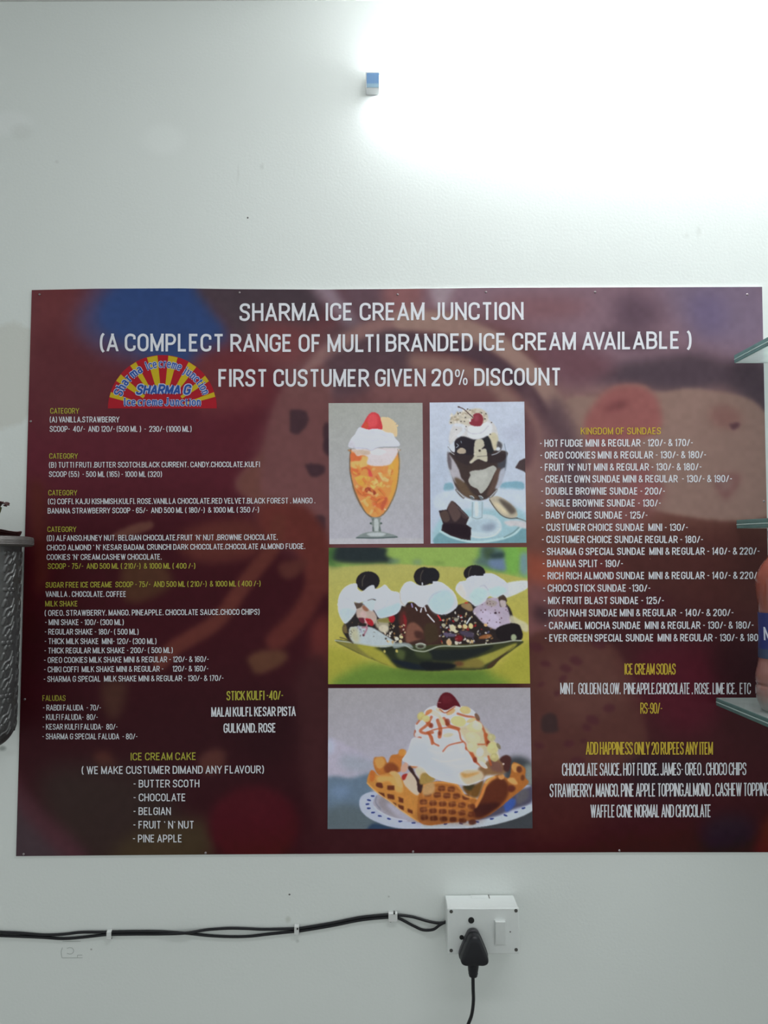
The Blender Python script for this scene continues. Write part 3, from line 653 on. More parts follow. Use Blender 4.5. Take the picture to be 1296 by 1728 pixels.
Ln(bowl[:10], 7, (84, 76, 68), 0.4, 0.75); Ln(bowl[13:], 6, (112, 100, 72), 0.4, 0.7); Ln([(312, 1000), (352, 1120), (410, 1235)], 16, (120, 90, 62), 1.2, 0.6)
P([(262, 540), (290, 460), (340, 400), (370, 340), (400, 318), (440, 330), (500, 345), (560, 335), (640, 345), (700, 375), (780, 390), (805, 440), (850, 490), (860, 530), (800, 545), (700, 545), (600, 555), (530, 590), (470, 568), (380, 575), (320, 560)], (212, 216, 234), 0.5)
P([(262, 540), (300, 470), (340, 520), (330, 560)], (196, 196, 206), 1)
Ln([(320, 560), (400, 560), (470, 565), (530, 590), (600, 555), (700, 548), (840, 545)], 8, (166, 166, 176), 0.6, 0.8)
Ln([(380, 400), (500, 430), (640, 420), (780, 460)], 14, (224, 226, 240), 1.2, 0.6)
for q in ([(330, 470), (420, 450), (500, 480), (610, 470)], [(560, 390), (640, 400), (720, 430)], [(620, 510), (720, 490), (820, 520)], [(380, 520), (470, 530), (540, 560)], [(410, 360), (480, 380), (560, 370)]): Ln(q, 9, (190, 194, 212), 1.4, 0.6)
P([(525, 1375), (640, 1375), (630, 1420), (655, 1440), (635, 1470), (640, 1540), (545, 1540), (545, 1470), (512, 1445), (540, 1415)], (128, 136, 134), 0.5)
P([(565, 1400), (610, 1400), (610, 1530), (570, 1530)], (176, 184, 184), 0.7)
for x in (522, 645): E(x, 1440, 12, 10, (70, 84, 84), 0.5)
P([(355, 1605), (430, 1560), (540, 1538), (640, 1538), (760, 1565), (830, 1590), (826, 1608), (600, 1616), (370, 1616)], (126, 136, 136), 0.5)
P([(480, 1560), (600, 1545), (700, 1560), (650, 1590), (520, 1590)], (176, 184, 186), 0.8)
Ln([(360, 1608), (590, 1612), (828, 1600)], 12, (72, 86, 88), 0.5)
Ln([(550, 1380), (548, 1405)], 6, (60, 76, 74), 0.4); Ln([(548, 1480), (552, 1530)], 8, (70, 84, 84), 0.4); Ln([(628, 1480), (630, 1530)], 8, (70, 84, 84), 0.4)
cv.mottle(7, 0.02, 11); cv.mottle(2.4, 0.018, 12); cv.mottle(0.9, 0.012, 13)
cv.mesh('printed_photo', quadmap((554.5, 680.3), (713, 679.8), (714.8, 917.3), (555.8, 918.3)), YP, pm2, board)['label'] = 'printed photo of a fruit sundae in a tall stemmed glass'

# ---- photo 2: chocolate sundae in a goblet
cv = Canvas(723, 676, 890, 920, 1.4, (190, 200, 218)); P, E, Ln = cv.poly, cv.ell, cv.line
cv.zoom(720, 675, 6.912); cv.grad(600, 30, (190, 199, 216), 600, 1680, (178, 190, 206))
P([(40, 700), (230, 700), (220, 1600), (40, 1660)], (176, 188, 206), 4)
P([(900, 330), (1150, 300), (1150, 480), (920, 470)], (180, 188, 206), 5)
P([(215, 975), (300, 970), (310, 1055), (205, 1060)], (126, 164, 180), 1); P([(890, 965), (1110, 955), (1115, 1050), (870, 1052)], (124, 164, 182), 1)
P([(205, 1060), (1150, 1050), (1150, 1300), (180, 1300)], (190, 202, 216), 2)
P([(150, 1400), (400, 1290), (800, 1270), (1130, 1300), (1160, 1680), (140, 1680)], (150, 184, 194), 3)
P([(155, 1540), (300, 1600), (600, 1660), (900, 1620), (1160, 1480), (1160, 1700), (150, 1700)], (112, 152, 162), 1)
Ln([(160, 1530), (300, 1600), (560, 1655), (850, 1620), (1020, 1560), (1100, 1480)], 26, (178, 206, 210), 0.8)
Ln([(900, 1600), (1000, 1550), (1080, 1480)], 10, (90, 120, 126), 0.8)
P([(420, 1420), (560, 1340), (760, 1340), (860, 1420), (870, 1520), (780, 1590), (560, 1610), (440, 1560)], (184, 200, 208), 0.8)
P([(480, 1440), (600, 1380), (780, 1400), (830, 1480), (700, 1540), (520, 1520)], (168, 188, 200), 1.5)
P([(640, 1470), (780, 1440), (790, 1500), (700, 1530)], (136, 150, 168), 2.5)
Ln([(470, 1570), (620, 1605), (780, 1580), (860, 1500)], 9, (208, 220, 224), 0.5)
P([(530, 1170), (655, 1170), (650, 1370), (640, 1400), (540, 1400), (525, 1370)], (176, 196, 206), 0.7)
Ln([(535, 1190), (530, 1370)], 8, (120, 144, 154), 0.5); Ln([(648, 1190), (645, 1370)], 8, (130, 152, 162), 0.5)
Ln([(540, 1370), (590, 1385), (645, 1370)], 8, (130, 150, 158), 0.5); P([(560, 1190), (600, 1190), (600, 1340), (565, 1340)], (206, 218, 226), 1)
# goblet and contents
P([(245, 540), (240, 700), (260, 850), (310, 980), (380, 1090), (470, 1150), (580, 1180), (690, 1160), (790, 1080), (860, 980), (910, 850), (930, 680), (905, 520), (830, 470), (700, 420), (400, 420), (300, 480)], (178, 188, 202), 0.7)
P([(255, 620), (400, 600), (900, 590), (925, 690), (900, 830), (850, 960), (790, 1070), (700, 1150), (580, 1165), (450, 1120), (350, 1030), (300, 900), (270, 760)], (66, 56, 54), 0.8)
P([(250, 640), (300, 680), (370, 800), (400, 900), (440, 960), (350, 980), (290, 880), (262, 780)], (172, 170, 178), 0.8)
P([(245, 600), (285, 690), (290, 800), (262, 800), (240, 700)], (104, 98, 104), 1)
P([(330, 900), (440, 960), (520, 1080), (600, 1140), (540, 1150), (430, 1110), (350, 1000)], (96, 80, 66), 1.5)
P([(840, 640), (920, 640), (915, 800), (860, 900), (830, 840)], (70, 72, 80), 1.5)
P([(800, 820), (860, 800), (850, 960), (760, 1090), (700, 1110), (760, 950)], (92, 74, 68), 1.5)
P([(860, 820), (920, 800), (870, 980), (800, 1040), (830, 940)], (168, 174, 188), 1)
P([(500, 840), (560, 820), (660, 810), (770, 765), (815, 800), (790, 850), (740, 960), (690, 1040), (630, 1090), (595, 1040), (520, 1000), (485, 940), (510, 880)], (168, 170, 164), 0.5)
P([(540, 860), (700, 830), (680, 960), (600, 1000), (530, 940)], (178, 180, 174), 2)
P([(330, 470), (420, 410), (560, 450), (700, 430), (780, 520), (760, 610), (600, 640), (520, 700), (420, 680), (330, 620)], (48, 44, 50), 0.6)
P([(300, 640), (560, 640), (900, 620), (880, 720), (700, 730), (600, 700), (500, 760), (400, 730)], (58, 50, 52), 0.8)
P([(650, 440), (720, 420), (770, 520), (780, 590), (740, 630), (700, 560)], (46, 46, 50), 0.6)
P([(570, 470), (650, 460), (672, 530), (640, 570), (690, 570), (705, 640), (700, 720), (600, 690), (520, 740), (500, 720), (550, 660), (550, 590)], (188, 184, 166), 0.6)
Ln([(590, 660), (700, 650)], 5, (80, 74, 70), 0.4); E(618, 590, 14, 14, (60, 52, 48), 0.5); E(560, 630, 16, 8, (206, 200, 184), 0.5)
P([(355, 590), (400, 555), (450, 575), (455, 615), (400, 628), (362, 615)], (172, 160, 142), 0.5)
P([(720, 400), (800, 370), (835, 450), (820, 560), (780, 580), (750, 480)], (196, 190, 164), 0.8)
P([(270, 530), (310, 490), (330, 560), (320, 610), (280, 580)], (204, 212, 224), 0.6)
Ln([(350, 510), (370, 530), (345, 555)], 7, (170, 182, 196), 0.3); Ln([(400, 480), (405, 500)], 7, (150, 160, 174), 0.3)
P([(260, 470), (270, 380), (300, 300), (340, 220), (420, 180), (560, 150), (680, 170), (730, 230), (800, 300), (835, 420), (790, 380), (720, 400), (660, 440), (560, 460), (440, 425), (380, 430), (320, 480), (280, 520)], (202, 202, 204), 0.8)
P([(265, 280), (300, 190), (400, 140), (500, 110), (620, 100), (700, 150), (710, 220), (660, 280), (500, 300), (360, 270)], (192, 186, 172), 1)
for i in range(60):
    a = rg.uniform(0, 6.28); r = rg.uniform(0, 1)**.5
    E(480+210*r*math.cos(a), 205+95*r*math.sin(a), rg.uniform(12, 26), rg.uniform(8, 16), rg.choice([(206, 200, 184), (180, 168, 148), (216, 212, 204), (160, 148, 128)]), 0.5, 0.8, rg.uniform(0, 180))
P([(500, 310), (600, 300), (700, 260), (760, 300), (740, 390), (640, 440), (540, 450), (480, 400)], (218, 222, 230), 1)
Ln([(340, 290), (420, 300), (430, 360), (370, 420)], 30, (214, 220, 232), 1); Ln([(440, 330), (520, 390), (640, 380), (720, 300)], 10, (182, 182, 188), 0.8)
P([(545, 170), (600, 150), (650, 185), (655, 260), (620, 305), (540, 300), (495, 270), (515, 230), (545, 210)], (132, 56, 66), 0.5)
E(505, 235, 12, 22, (216, 210, 206), 0.4); P([(560, 190), (600, 180), (600, 240), (560, 240)], (146, 70, 82), 1.5)
Ln([(365, 78), (430, 105), (480, 150), (540, 205)], 9, (66, 44, 46), 0.3); E(374, 82, 12, 8, (66, 44, 46), 0.3)
for x, y in ((505, 118), (476, 106), (390, 148), (452, 205), (400, 250), (284, 262), (460, 310), (690, 160), (640, 150), (755, 262), (740, 400), (366, 160), (680, 220), (440, 250), (345, 345)):
    E(x, y, 9, 7, (64, 56, 50), 0.35, 0.9)
Ln([(250, 545), (290, 600), (330, 620)], 7, (70, 66, 72), 0.4); Ln([(252, 530), (275, 600), (320, 635)], 6, (220, 228, 238), 0.4)
Ln([(835, 470), (890, 500), (880, 570), (820, 620), (760, 640)], 8, (196, 204, 216), 0.5); Ln([(905, 510), (930, 640), (915, 820)], 7, (120, 134, 152), 0.5)
P([(830, 480), (880, 520), (860, 590), (820, 560)], (86, 84, 88), 1); E(835, 570, 24, 22, (206, 214, 222), 0.7)
for a, b in (((345, 1045), (430, 1140)), ((815, 1045), (740, 1140))): Ln([a, ((a[0]+b[0])/2, (a[1]+b[1])/2+8), b], 22, (84, 76, 72), 0.8); Ln([(a[0]+4, a[1]+4), (b[0], b[1]-8)], 7, (214, 222, 230), 0.4)
Ln([(440, 1150), (520, 1170), (545, 1185)], 8, (206, 216, 226), 0.5)
for x in (525, 630): P([(x-22, 1120), (x+15, 1125), (x+30, 1150), (x+5, 1165)], (100, 110, 116), 0.5); Ln([(x-24, 1118), (x+5, 1120), (x+28, 1142)], 6, (224, 232, 238), 0.3)
# chocolate pieces
P([(140, 1290), (235, 1275), (240, 1255), (290, 1175), (335, 1195), (495, 1365), (460, 1450), (520, 1490), (510, 1635), (400, 1620), (280, 1580), (170, 1520), (190, 1440)], (54, 44, 48), 0.5, sm=False)
P([(245, 1250), (290, 1178), (330, 1200), (370, 1260), (400, 1340), (330, 1420), (270, 1330)], (88, 72, 70), 1)
P([(155, 1320), (235, 1290), (270, 1390), (225, 1425), (185, 1400)], (82, 68, 64), 0.8)
P([(360, 1240), (480, 1365), (430, 1380), (400, 1330)], (70, 58, 60), 0.6); Ln([(355, 1240), (480, 1365)], 6, (116, 104, 104), 0.4)
P([(190, 1450), (330, 1440), (440, 1460), (500, 1500), (490, 1610), (300, 1570), (200, 1520)], (42, 34, 40), 1)
P([(1030, 790), (1080, 710), (1140, 680), (1165, 690), (1165, 860), (1130, 830)], (74, 62, 64), 0.6, sm=False)
# spoon
P([(730, 1155), (800, 1120), (880, 1140), (990, 1220), (1050, 1300), (1050, 1360), (960, 1375), (860, 1330), (770, 1230)], (176, 168, 150), 0.7)
P([(840, 1150), (960, 1200), (1040, 1290), (980, 1330), (900, 1250)], (92, 84, 78), 2)
P([(770, 1190), (860, 1220), (960, 1330), (900, 1320), (810, 1250)], (206, 196, 168), 2)
Ln([(732, 1160), (790, 1250), (870, 1340), (960, 1378), (1060, 1375)], 9, (66, 62, 60), 0.5)
Ln([(1040, 1375), (1100, 1390), (1170, 1420)], 8, (90, 88, 84), 0.5); P([(900, 1420), (1000, 1400), (1150, 1420), (1165, 1500), (1050, 1470), (960, 1470)], (192, 192, 196), 1.2)
cv.mottle(7, 0.02, 11); cv.mottle(2.4, 0.018, 12); cv.mottle(0.9, 0.012, 13)
cv.mesh('printed_photo', quadmap((725, 679.3), (884.8, 677.8), (888.3, 916), (726.6, 917.3)), YP, pm2, board)['label'] = 'printed photo of a chocolate sundae in a glass goblet with a cherry'

# ---- photo 3: banana split
cv = Canvas(552, 922, 896, 1156, 1.4, (160, 160, 90)); P, E, Ln = cv.poly, cv.ell, cv.line
cv.zoom(550, 920, 7.2)
K = 1224   # the second crop starts 1224 zoom units to the right
cv.grad(100, 250, (166, 164, 96), 200, 1250, (172, 164, 78))
P([(-50, -50), (2550, -50), (2550, 330+60), (1900, 290), (1300, 250), (700, 225), (30, 245)], (136, 164, 86), 1)
P([(1900, 20), (2550, 20), (2550, 380), (2300, 340), (1900, 280)], (116, 158, 70), 3)
P([(100, 20), (700, 20), (730, 120), (820, 190), (700, 218), (100, 200)], (42, 50, 52), 3)
P([(30, 20), (110, 20), (90, 200), (230, 235), (30, 250)], (66, 100, 58), 4)
P([(780, 170), (900, 180), (860, 215), (760, 215)], (96, 120, 100), 3); E(1110, 205, 55, 25, (116, 140, 112), 3); E(1380, 215, 70, 16, (104, 128, 70), 3)
P([(K+660, 20), (K+850, 20), (K+960, 100), (K+960, 300), (K+740, 275), (K+560, 220), (K+640, 140)], (84, 108, 104), 4)
P([(K+690, 30), (K+820, 40), (K+780, 170), (K+700, 150)], (66, 84, 66), 3); P([(K+760, 180), (K+950, 160), (K+960, 300), (K+780, 270)], (104, 124, 152), 3)
P([(K+780, 100), (K+960, 95), (K+940, 145), (K+800, 160)], (50, 66, 66), 2.5)
P([(K+1120, 130), (K+1230, 100), (K+1230, 360), (K+1130, 330)], (110, 140, 146), 4); P([(K+960, 40), (K+1110, 40), (K+1100, 320), (K+975, 300)], (112, 162, 78), 3)
P([(-20, 1260), (350, 1300), (600, 1430), (1200, 1530), (2000, 1500), (2300, 1260), (2600, 1200), (2600, 1750), (-20, 1750)], (152, 150, 62), 6)
P([(150, 1750), (380, 1480), (700, 1440), (1300, 1540), (1900, 1500), (2000, 1560), (2150, 1750)], (96, 124, 54), 7)
P([(800, 1520), (1800, 1520), (1900, 1600), (1500, 1680), (900, 1600)], (84, 112, 50), 6)
P([(K+950, 470), (K+1215, 430), (K+1225, 520), (K+1000, 630), (K+930, 620)], (196, 202, 204), 0.8)
# dish
P([(110, 1150), (500, 1180), (1300, 1210), (K+700, 1200), (K+1160, 1160), (K+1060, 1260), (K+880, 1390), (K+740, 1500), (K+300, 1520), (K+0, 1525), (1000, 1500), (760, 1460), (580, 1390), (350, 1290)], (58, 62, 40), 0.7)
P([(130, 1165), (400, 1200), (560, 1380), (350, 1285)], (120, 116, 60), 0.8); P([(380, 1210), (660, 1240), (860, 1480), (720, 1450), (560, 1370)], (150, 146, 62), 1.5)
P([(600, 1240), (1000, 1240), (1224, 1320), (1300, 1500), (900, 1490), (700, 1300)], (40, 46, 36), 2)
P([(1100, 1280), (K+500, 1250), (K+820, 1220), (K+500, 1380), (K+100, 1400)], (34, 38, 38), 2)
P([(K+820, 1290), (K+1080, 1190), (K+1050, 1250), (K+870, 1360), (K+700, 1450), (K+600, 1440), (K+560, 1390)], (146, 142, 66), 1.2)
P([(K+440, 1410), (K+600, 1370), (K+700, 1440), (K+640, 1490), (K+340, 1480), (K+330, 1430)], (120, 110, 56), 1.8); E(K+390, 1440, 60, 30, (92, 62, 44), 2)
P([(K+740, 1460), (K+960, 1300), (K+1060, 1220), (K+900, 1370), (K+780, 1490)], (66, 52, 38), 0.8)
P([(800, 1390), (1100, 1440), (1224, 1500), (1000, 1495)], (30, 36, 44), 1.5); P([(K-60, 1420), (K+330, 1440), (K+300, 1500), (K, 1515)], (28, 30, 34), 1.5)
P([(860, 1270), (960, 1290), (940, 1390), (860, 1350)], (74, 84, 52), 2); P([(1080, 1200), (1224, 1260), (K+60, 1380), (1100, 1350)], (58, 66, 44), 2)
# ice cream, left
P([(235, 1100), (200, 1010), (250, 920), (330, 860), (360, 760), (420, 700), (560, 720), (640, 820), (760, 860), (880, 800), (960, 700), (1250, 720), (1420, 820), (1560, 740), (1700, 700), (1900, 640), (2200, 720), (2300, 960), (2370, 1060), (2360, 1140), (2100, 1190), (1500, 1210), (800, 1200), (340, 1180)], (44, 38, 38), 0.8)
P([(370, 760), (430, 720), (560, 780), (620, 880), (580, 960), (460, 940), (380, 880)], (176, 158, 148), 0.8)
P([(440, 740), (500, 740), (520, 790), (470, 800)], (140, 96, 76), 0.8); E(455, 840, 40, 44, (190, 166, 162), 1.2)
P([(275, 1000), (400, 985), (560, 1000), (700, 1080), (820, 1160), (830, 1210), (700, 1240), (480, 1210), (340, 1180), (285, 1100)], (170, 182, 186), 0.8)
P([(290, 1010), (380, 1010), (400, 1180), (320, 1150)], (176, 176, 150), 2.5)
P([(600, 920), (740, 880), (760, 1040), (700, 1060), (620, 1000)], (158, 152, 132), 1)
E(700, 1010, 60, 45, (190, 184, 164), 0.8); P([(640, 900), (760, 880), (780, 940), (640, 930)], (128, 122, 72), 1)
P([(480, 890), (550, 900), (580, 960), (550, 980), (490, 940)], (160, 40, 48), 0.6); P([(400, 880), (470, 890), (460, 950), (400, 920)], (96, 44, 54), 0.7)
Ln([(470, 900), (500, 960), (480, 1010)], 12, (212, 160, 172), 0.6); Ln([(440, 1000), (500, 1000), (460, 1090)], 14, (150, 90, 110), 0.8)
Ln([(390, 980), (430, 1050)], 22, (150, 150, 170), 1); E(455, 1092, 14, 14, (90, 50, 60), 0.5)
E(800, 890, 38, 50, (150, 36, 42), 0.7); P([(330, 700), (430, 700), (440, 740), (370, 770)], (84, 70, 62), 0.6)
P([(240, 930), (360, 870), (410, 930), (380, 980), (290, 1000), (270, 1120), (240, 1090)], (44, 42, 42), 0.6); P([(200, 1000), (240, 960), (260, 1060), (220, 1060)], (104, 90, 60), 0.8)
# centre chocolate scoop
P([(880, 830), (960, 740), (1120, 700), (1300, 760), (1380, 900), (1400, 1100), (1380, 1200), (980, 1200), (900, 1100)], (62, 44, 40), 0.8)
P([(900, 860), (960, 800), (980, 960), (960, 1110), (920, 1080)], (86, 44, 42), 1.5)
P([(1000, 960), (1080, 940), (1180, 1040), (1160, 1130), (1080, 1160), (980, 1180), (970, 1060)], (116, 78, 66), 1.2)
P([(1080, 1040), (1180, 1060), (1200, 1140), (1090, 1120)], (70, 46, 42), 1.5); P([(1200, 980), (1330, 960), (1360, 1140), (1220, 1180)], (64, 52, 40), 1.5)
P([(940, 840), (980, 900), (970, 1000), (950, 960)], (124, 40, 44), 0.8)
# right scoop
P([(K+560, 800), (K+620, 730), (K+740, 650), (K+860, 640), (K+960, 720), (K+1010, 860), (K+1020, 960), (K+960, 1000), (K+880, 1010), (K+820, 1020), (K+700, 960), (K+600, 860)], (172, 160, 178), 0.8)
P([(K+620, 830), (K+720, 790), (K+860, 860), (K+880, 1000), (K+760, 980), (K+680, 920)], (186, 176, 198), 1.5)
P([(K+740, 660), (K+850, 690), (K+820, 740), (K+720, 720)], (156, 144, 140), 1)
for i in range(26): E(K+rg.uniform(640, 990), rg.uniform(680, 960), rg.uniform(4, 9), rg.uniform(5, 12), (84, 56, 72), 0.4, 0.8)
E(K+835, 822, 16, 14, (60, 44, 56), 0.5)
P([(K+870, 620), (K+930, 600), (K+975, 680), (K+900, 750), (K+880, 690)], (70, 56, 50), 0.6); P([(K+890, 670), (K+960, 680), (K+950, 750), (K+900, 740)], (176, 164, 164), 0.7)
P([(K+1020, 850), (K+1120, 900), (K+1225, 960), (K+1225, 1050), (K+1150, 1030), (K+1020, 940)], (190, 186, 156), 1.2, 0.9)
P([(K+840, 1020), (K+1000, 950), (K+1110, 960), (K+1145, 1010), (K+1165, 1090), (K+1120, 1160), (K+900, 1160)], (36, 32, 34), 0.6)
E(K+1055, 1120, 34, 40, (150, 160, 130), 0.7); P([(K+420, 720), (K+520, 700), (K+560, 780), (K+520, 800), (K+440, 760)], (140, 118, 86), 0.8); E(K+480, 700, 22, 12, (170, 70, 56), 0.5)
# crumbs, nuts and sprinkles
cols = [(198, 188, 150), (206, 200, 184), (172, 146, 100), (150, 110, 70), (150, 36, 40), (88, 88, 116), (60, 50, 44), (216, 212, 204)]
for i in range(150):
    x = rg.uniform(1370, 2040); y = rg.uniform(820, 1190)
    if y < 1230-(x-1370)*0.95*0 and not (x > 1820 and y < 1010): E(x, y, rg.uniform(7, 22), rg.uniform(5, 13), rg.choice(cols), 0.45, 0.85, rg.uniform(0, 180))
for i in range(40):
    E(rg.uniform(700, 960), rg.uniform(960, 1190), rg.uniform(6, 18), rg.uniform(6, 14), rg.choice(cols[:4]+[(50, 42, 38), (40, 34, 34)]), 0.45, 0.85, rg.uniform(0, 180))
for i in range(40): E(rg.uniform(220, 640), rg.uniform(900, 1120), rg.uniform(4, 14), rg.uniform(3, 8), rg.choice([(60, 44, 40), (44, 36, 34), (120, 90, 60)]), 0.4, 0.5, rg.uniform(0, 180))
for x, y, r, c in ((860, 1135, 28, (206, 204, 190)), (915, 1115, 24, (196, 188, 140)), (905, 1170, 26, (190, 178, 140)), (775, 1105, 14, (200, 200, 196)), (K+315, 1005, 44, (206, 196, 164)), (K+350, 1045, 24, (212, 202, 172)), (K+400, 985, 26, (206, 196, 156)), (K+465, 985, 32, (196, 184, 136)), (K+535, 980, 34, (206, 194, 140)), (K+205, 970, 26, (160, 158, 136)), (K+355, 905, 26, (150, 148, 130)), (K+270, 1180, 40, (190, 158, 120)), (K+360, 1185, 26, (196, 192, 176)), (K+500, 1162, 22, (200, 186, 156)), (K+550, 1170, 22, (196, 170, 126)), (K+715, 970, 22, (206, 170, 120)), (860, 1285, 20, (170, 160, 90)), (712, 1290, 18, (176, 166, 96))):
    E(x, y, r, r*.8, c, 0.5, 1, rg.uniform(0, 90))
for a, b, c in (((1224+10, 840), (1224+90, 930), (206, 206, 214)), ((K+135, 850), (K+175, 910), (190, 44, 50)), ((K+485, 950), (K+530, 880), (200, 208, 214)), ((1160, 770), (1150, 810), (206, 206, 220)), ((1200, 750), (1215, 800), (214, 214, 226)), ((1090, 760), (1105, 790), (196, 200, 214)), ((1040, 710), (1050, 750), (150, 140, 190))):
    Ln([a, b], 16, c, 0.3, sm=False)
E(K+710, 1110, 80, 24, (150, 96, 60), 0.8, 0.9, -12); E(K+390, 1130, 50, 40, (130, 34, 40), 1.2, 0.8)
P([(K+210, 1060), (K+340, 1080), (K+330, 1110), (K+220, 1100)], (92, 84, 108), 0.8); P([(K+400, 1040), (K+560, 1060), (K+560, 1120), (K+430, 1090)], (74, 66, 84), 1.2)
# dish rim
Ln([(110, 1155), (340, 1185), (600, 1225), (860, 1215), (960, 1215), (1060, 1270), (1180, 1290), (1260, 1270), (1400, 1225), (1700, 1225), (K+880, 1185), (K+1040, 1160), (K+1150, 1158)], 14, (166, 172, 156), 0.5)
P([(820, 1190), (1000, 1190), (1060, 1250), (960, 1230), (830, 1250)], (150, 164, 166), 0.8, 0.8); E(1150, 1225, 66, 38, (120, 128, 112), 0.6); E(1150, 1230, 40, 18, (60, 56, 48), 0.6); Ln([(1090, 1205), (1150, 1190), (1210, 1210)], 8, (206, 212, 206), 0.4)
Ln([(170, 1120), (240, 1140), (330, 1190)], 10, (60, 52, 44), 0.5)
# cream and biscuits
for cx, cy, rx, ry, lx in ((515, 435, 138, 118, 462), (1224-30, 375, 115, 110, 1170), (K+45, 375, 0, 0, 0), (K+585, 335, 125, 95, K+530)):
    if rx: E(cx-22, cy+8, rx*.92, ry, (38, 34, 36), 0.5); E(cx, cy, rx, ry, (40, 38, 42), 0.5); Ln([(lx-20, cy+60), (lx-18, cy-10), (lx+10, cy-70)], 8, (104, 98, 84), 0.5, 0.8)
E(1224+55, 370, 100, 98, (38, 38, 42), 0.5)
cr = (200, 206, 222)
P([(150, 800), (145, 680), (180, 570), (260, 490), (370, 465), (385, 530), (440, 560), (520, 500), (580, 485), (600, 530), (660, 515), (720, 480), (790, 550), (890, 580), (920, 700), (890, 800), (820, 850), (700, 880), (640, 880), (590, 800), (470, 690), (400, 700), (340, 690), (370, 780), (330, 860), (240, 950), (190, 900)], cr, 0.5)
P([(160, 800), (230, 760), (360, 790), (320, 860), (250, 940), (200, 900)], (180, 196, 206), 1.5); P([(620, 800), (760, 740), (900, 700), (880, 800), (760, 860), (650, 870)], (176, 198, 212), 1.5)
P([(450, 690), (600, 640), (600, 700), (560, 800), (470, 730)], (188, 204, 216), 1); Ln([(510, 670), (560, 655), (600, 665)], 12, (70, 60, 50), 0.4); Ln([(240, 640), (340, 690), (440, 690), (600, 640)], 10, (176, 180, 190), 0.8); Ln([(600, 800), (700, 760), (760, 660)], 9, (170, 176, 186), 0.8)
P([(890, 700), (900, 560), (960, 460), (1040, 440), (1110, 480), (1180, 490), (1290, 470), (1300, 440), (1400, 450), (1500, 520), (1570, 600), (1600, 720), (1560, 780), (1480, 830), (1380, 840), (1290, 800), (1230, 720), (1180, 755), (1120, 740), (1060, 690), (1000, 690), (950, 740)], cr, 0.5)
P([(1240, 680), (1360, 560), (1500, 560), (1560, 680), (1480, 810), (1370, 835), (1290, 790)], (178, 202, 212), 2); Ln([(1240, 690), (1300, 600), (1400, 560)], 10, (164, 172, 180), 0.8); Ln([(900, 580), (910, 680), (960, 740)], 14, (176, 172, 158), 0.9)
Ln([(1220, 720), (1300, 620)], 8, (186, 190, 200), 0.8)
P([(K+350, 540), (K+390, 450), (K+470, 430), (K+490, 400), (K+560, 370), (K+680, 370), (K+700, 345), (K+800, 345), (K+900, 400), (K+980, 470), (K+990, 600), (K+920, 600), (K+840, 640), (K+760, 620), (K+700, 690), (K+600, 740), (K+560, 720), (K+510, 680), (K+440, 640)], cr, 0.5)
P([(K+520, 620), (K+600, 520), (K+720, 540), (K+740, 600), (K+680, 680), (K+590, 730)], (178, 202, 204), 2); P([(K+740, 540), (K+900, 500), (K+970, 560), (K+860, 620), (K+780, 610)], (178, 204, 208), 2)
P([(K+360, 540), (K+420, 470), (K+480, 600), (K+450, 640)], (204, 200, 196), 1.5); Ln([(K+640, 500), (K+700, 490), (K+750, 550)], 9, (160, 164, 166), 0.8)
E(1170, 470, 8, 20, (210, 214, 222), 0.5)
cv.mottle(7, 0.02, 11); cv.mottle(2.4, 0.018, 12); cv.mottle(0.9, 0.012, 13)
cv.mesh('printed_photo', quadmap((554.8, 924.4), (889, 923.4), (894.6, 1153.6), (553.8, 1154.5)), YP, pm2, board)['label'] = 'printed photo of a banana split with three cream peaks on a glass dish'

# ---- photo 4: waffle basket sundae
cv = Canvas(551, 1158, 901, 1401, 1.4, (152, 150, 156)); P, E, Ln = cv.poly, cv.ell, cv.line
cv.zoom(550, 1155, 6.911); K = 170*6.911
cv.grad(600, 50, (150, 148, 152), 700, 1000, (160, 158, 172))
P([(30, 640), (300, 740), (600, 900), (600, 1000), (400, 1060), (20, 1110)], (164, 160, 176), 3); P([(20, 630), (90, 690), (80, 780), (20, 820)], (168, 176, 196), 4)
P([(250, 820), (560, 900), (600, 1000), (300, 1020), (150, 900)], (140, 148, 160), 6, 0.8)
P([(-20, 1120), (300, 1090), (560, 1040), (560, 1300), (900, 1720), (-20, 1720)], (94, 112, 130), 3)
P([(-20, 1480), (300, 1400), (700, 1600), (800, 1720), (-20, 1720)], (84, 96, 102), 6); E(170, 1250, 120, 80, (104, 124, 150), 6)
P([(K+900, 900), (K+1240, 940), (K+1240, 1720), (K+300, 1720), (K+900, 1500)], (62, 66, 70), 4); P([(K+1140, 960), (K+1240, 960), (K+1240, 1200), (K+1160, 1160)], (120, 128, 126), 3)
P([(500, 1720), (560, 1620), (800, 1680), (900, 1720)], (46, 62, 84), 2)
# plate
P([(390, 1400), (410, 1310), (500, 1260), (620, 1250), (1200, 1240), (K+900, 1250), (K+1100, 1180), (K+1225, 1190), (K+1240, 1340), (K+1200, 1460), (K+1000, 1570), (K+600, 1660), (K, 1690), (800, 1670), (560, 1590), (430, 1500)], (168, 176, 196), 0.8)
P([(560, 1340), (640, 1270), (900, 1260), (1000, 1500), (1100, 1610), (840, 1580), (660, 1500), (560, 1420)], (150, 148, 160), 1)
P([(610, 1350), (680, 1300), (800, 1380), (900, 1500), (840, 1560), (700, 1490), (630, 1420)], (134, 128, 136), 2.5); P([(700, 1400), (820, 1400), (1000, 1560), (860, 1560)], (158, 156, 170), 2.5)
Ln([(560, 1420), (620, 1480), (760, 1550), (940, 1590)], 10, (190, 196, 212), 0.6); Ln([(590, 1300), (580, 1380), (640, 1460)], 8, (104, 108, 126), 0.8)
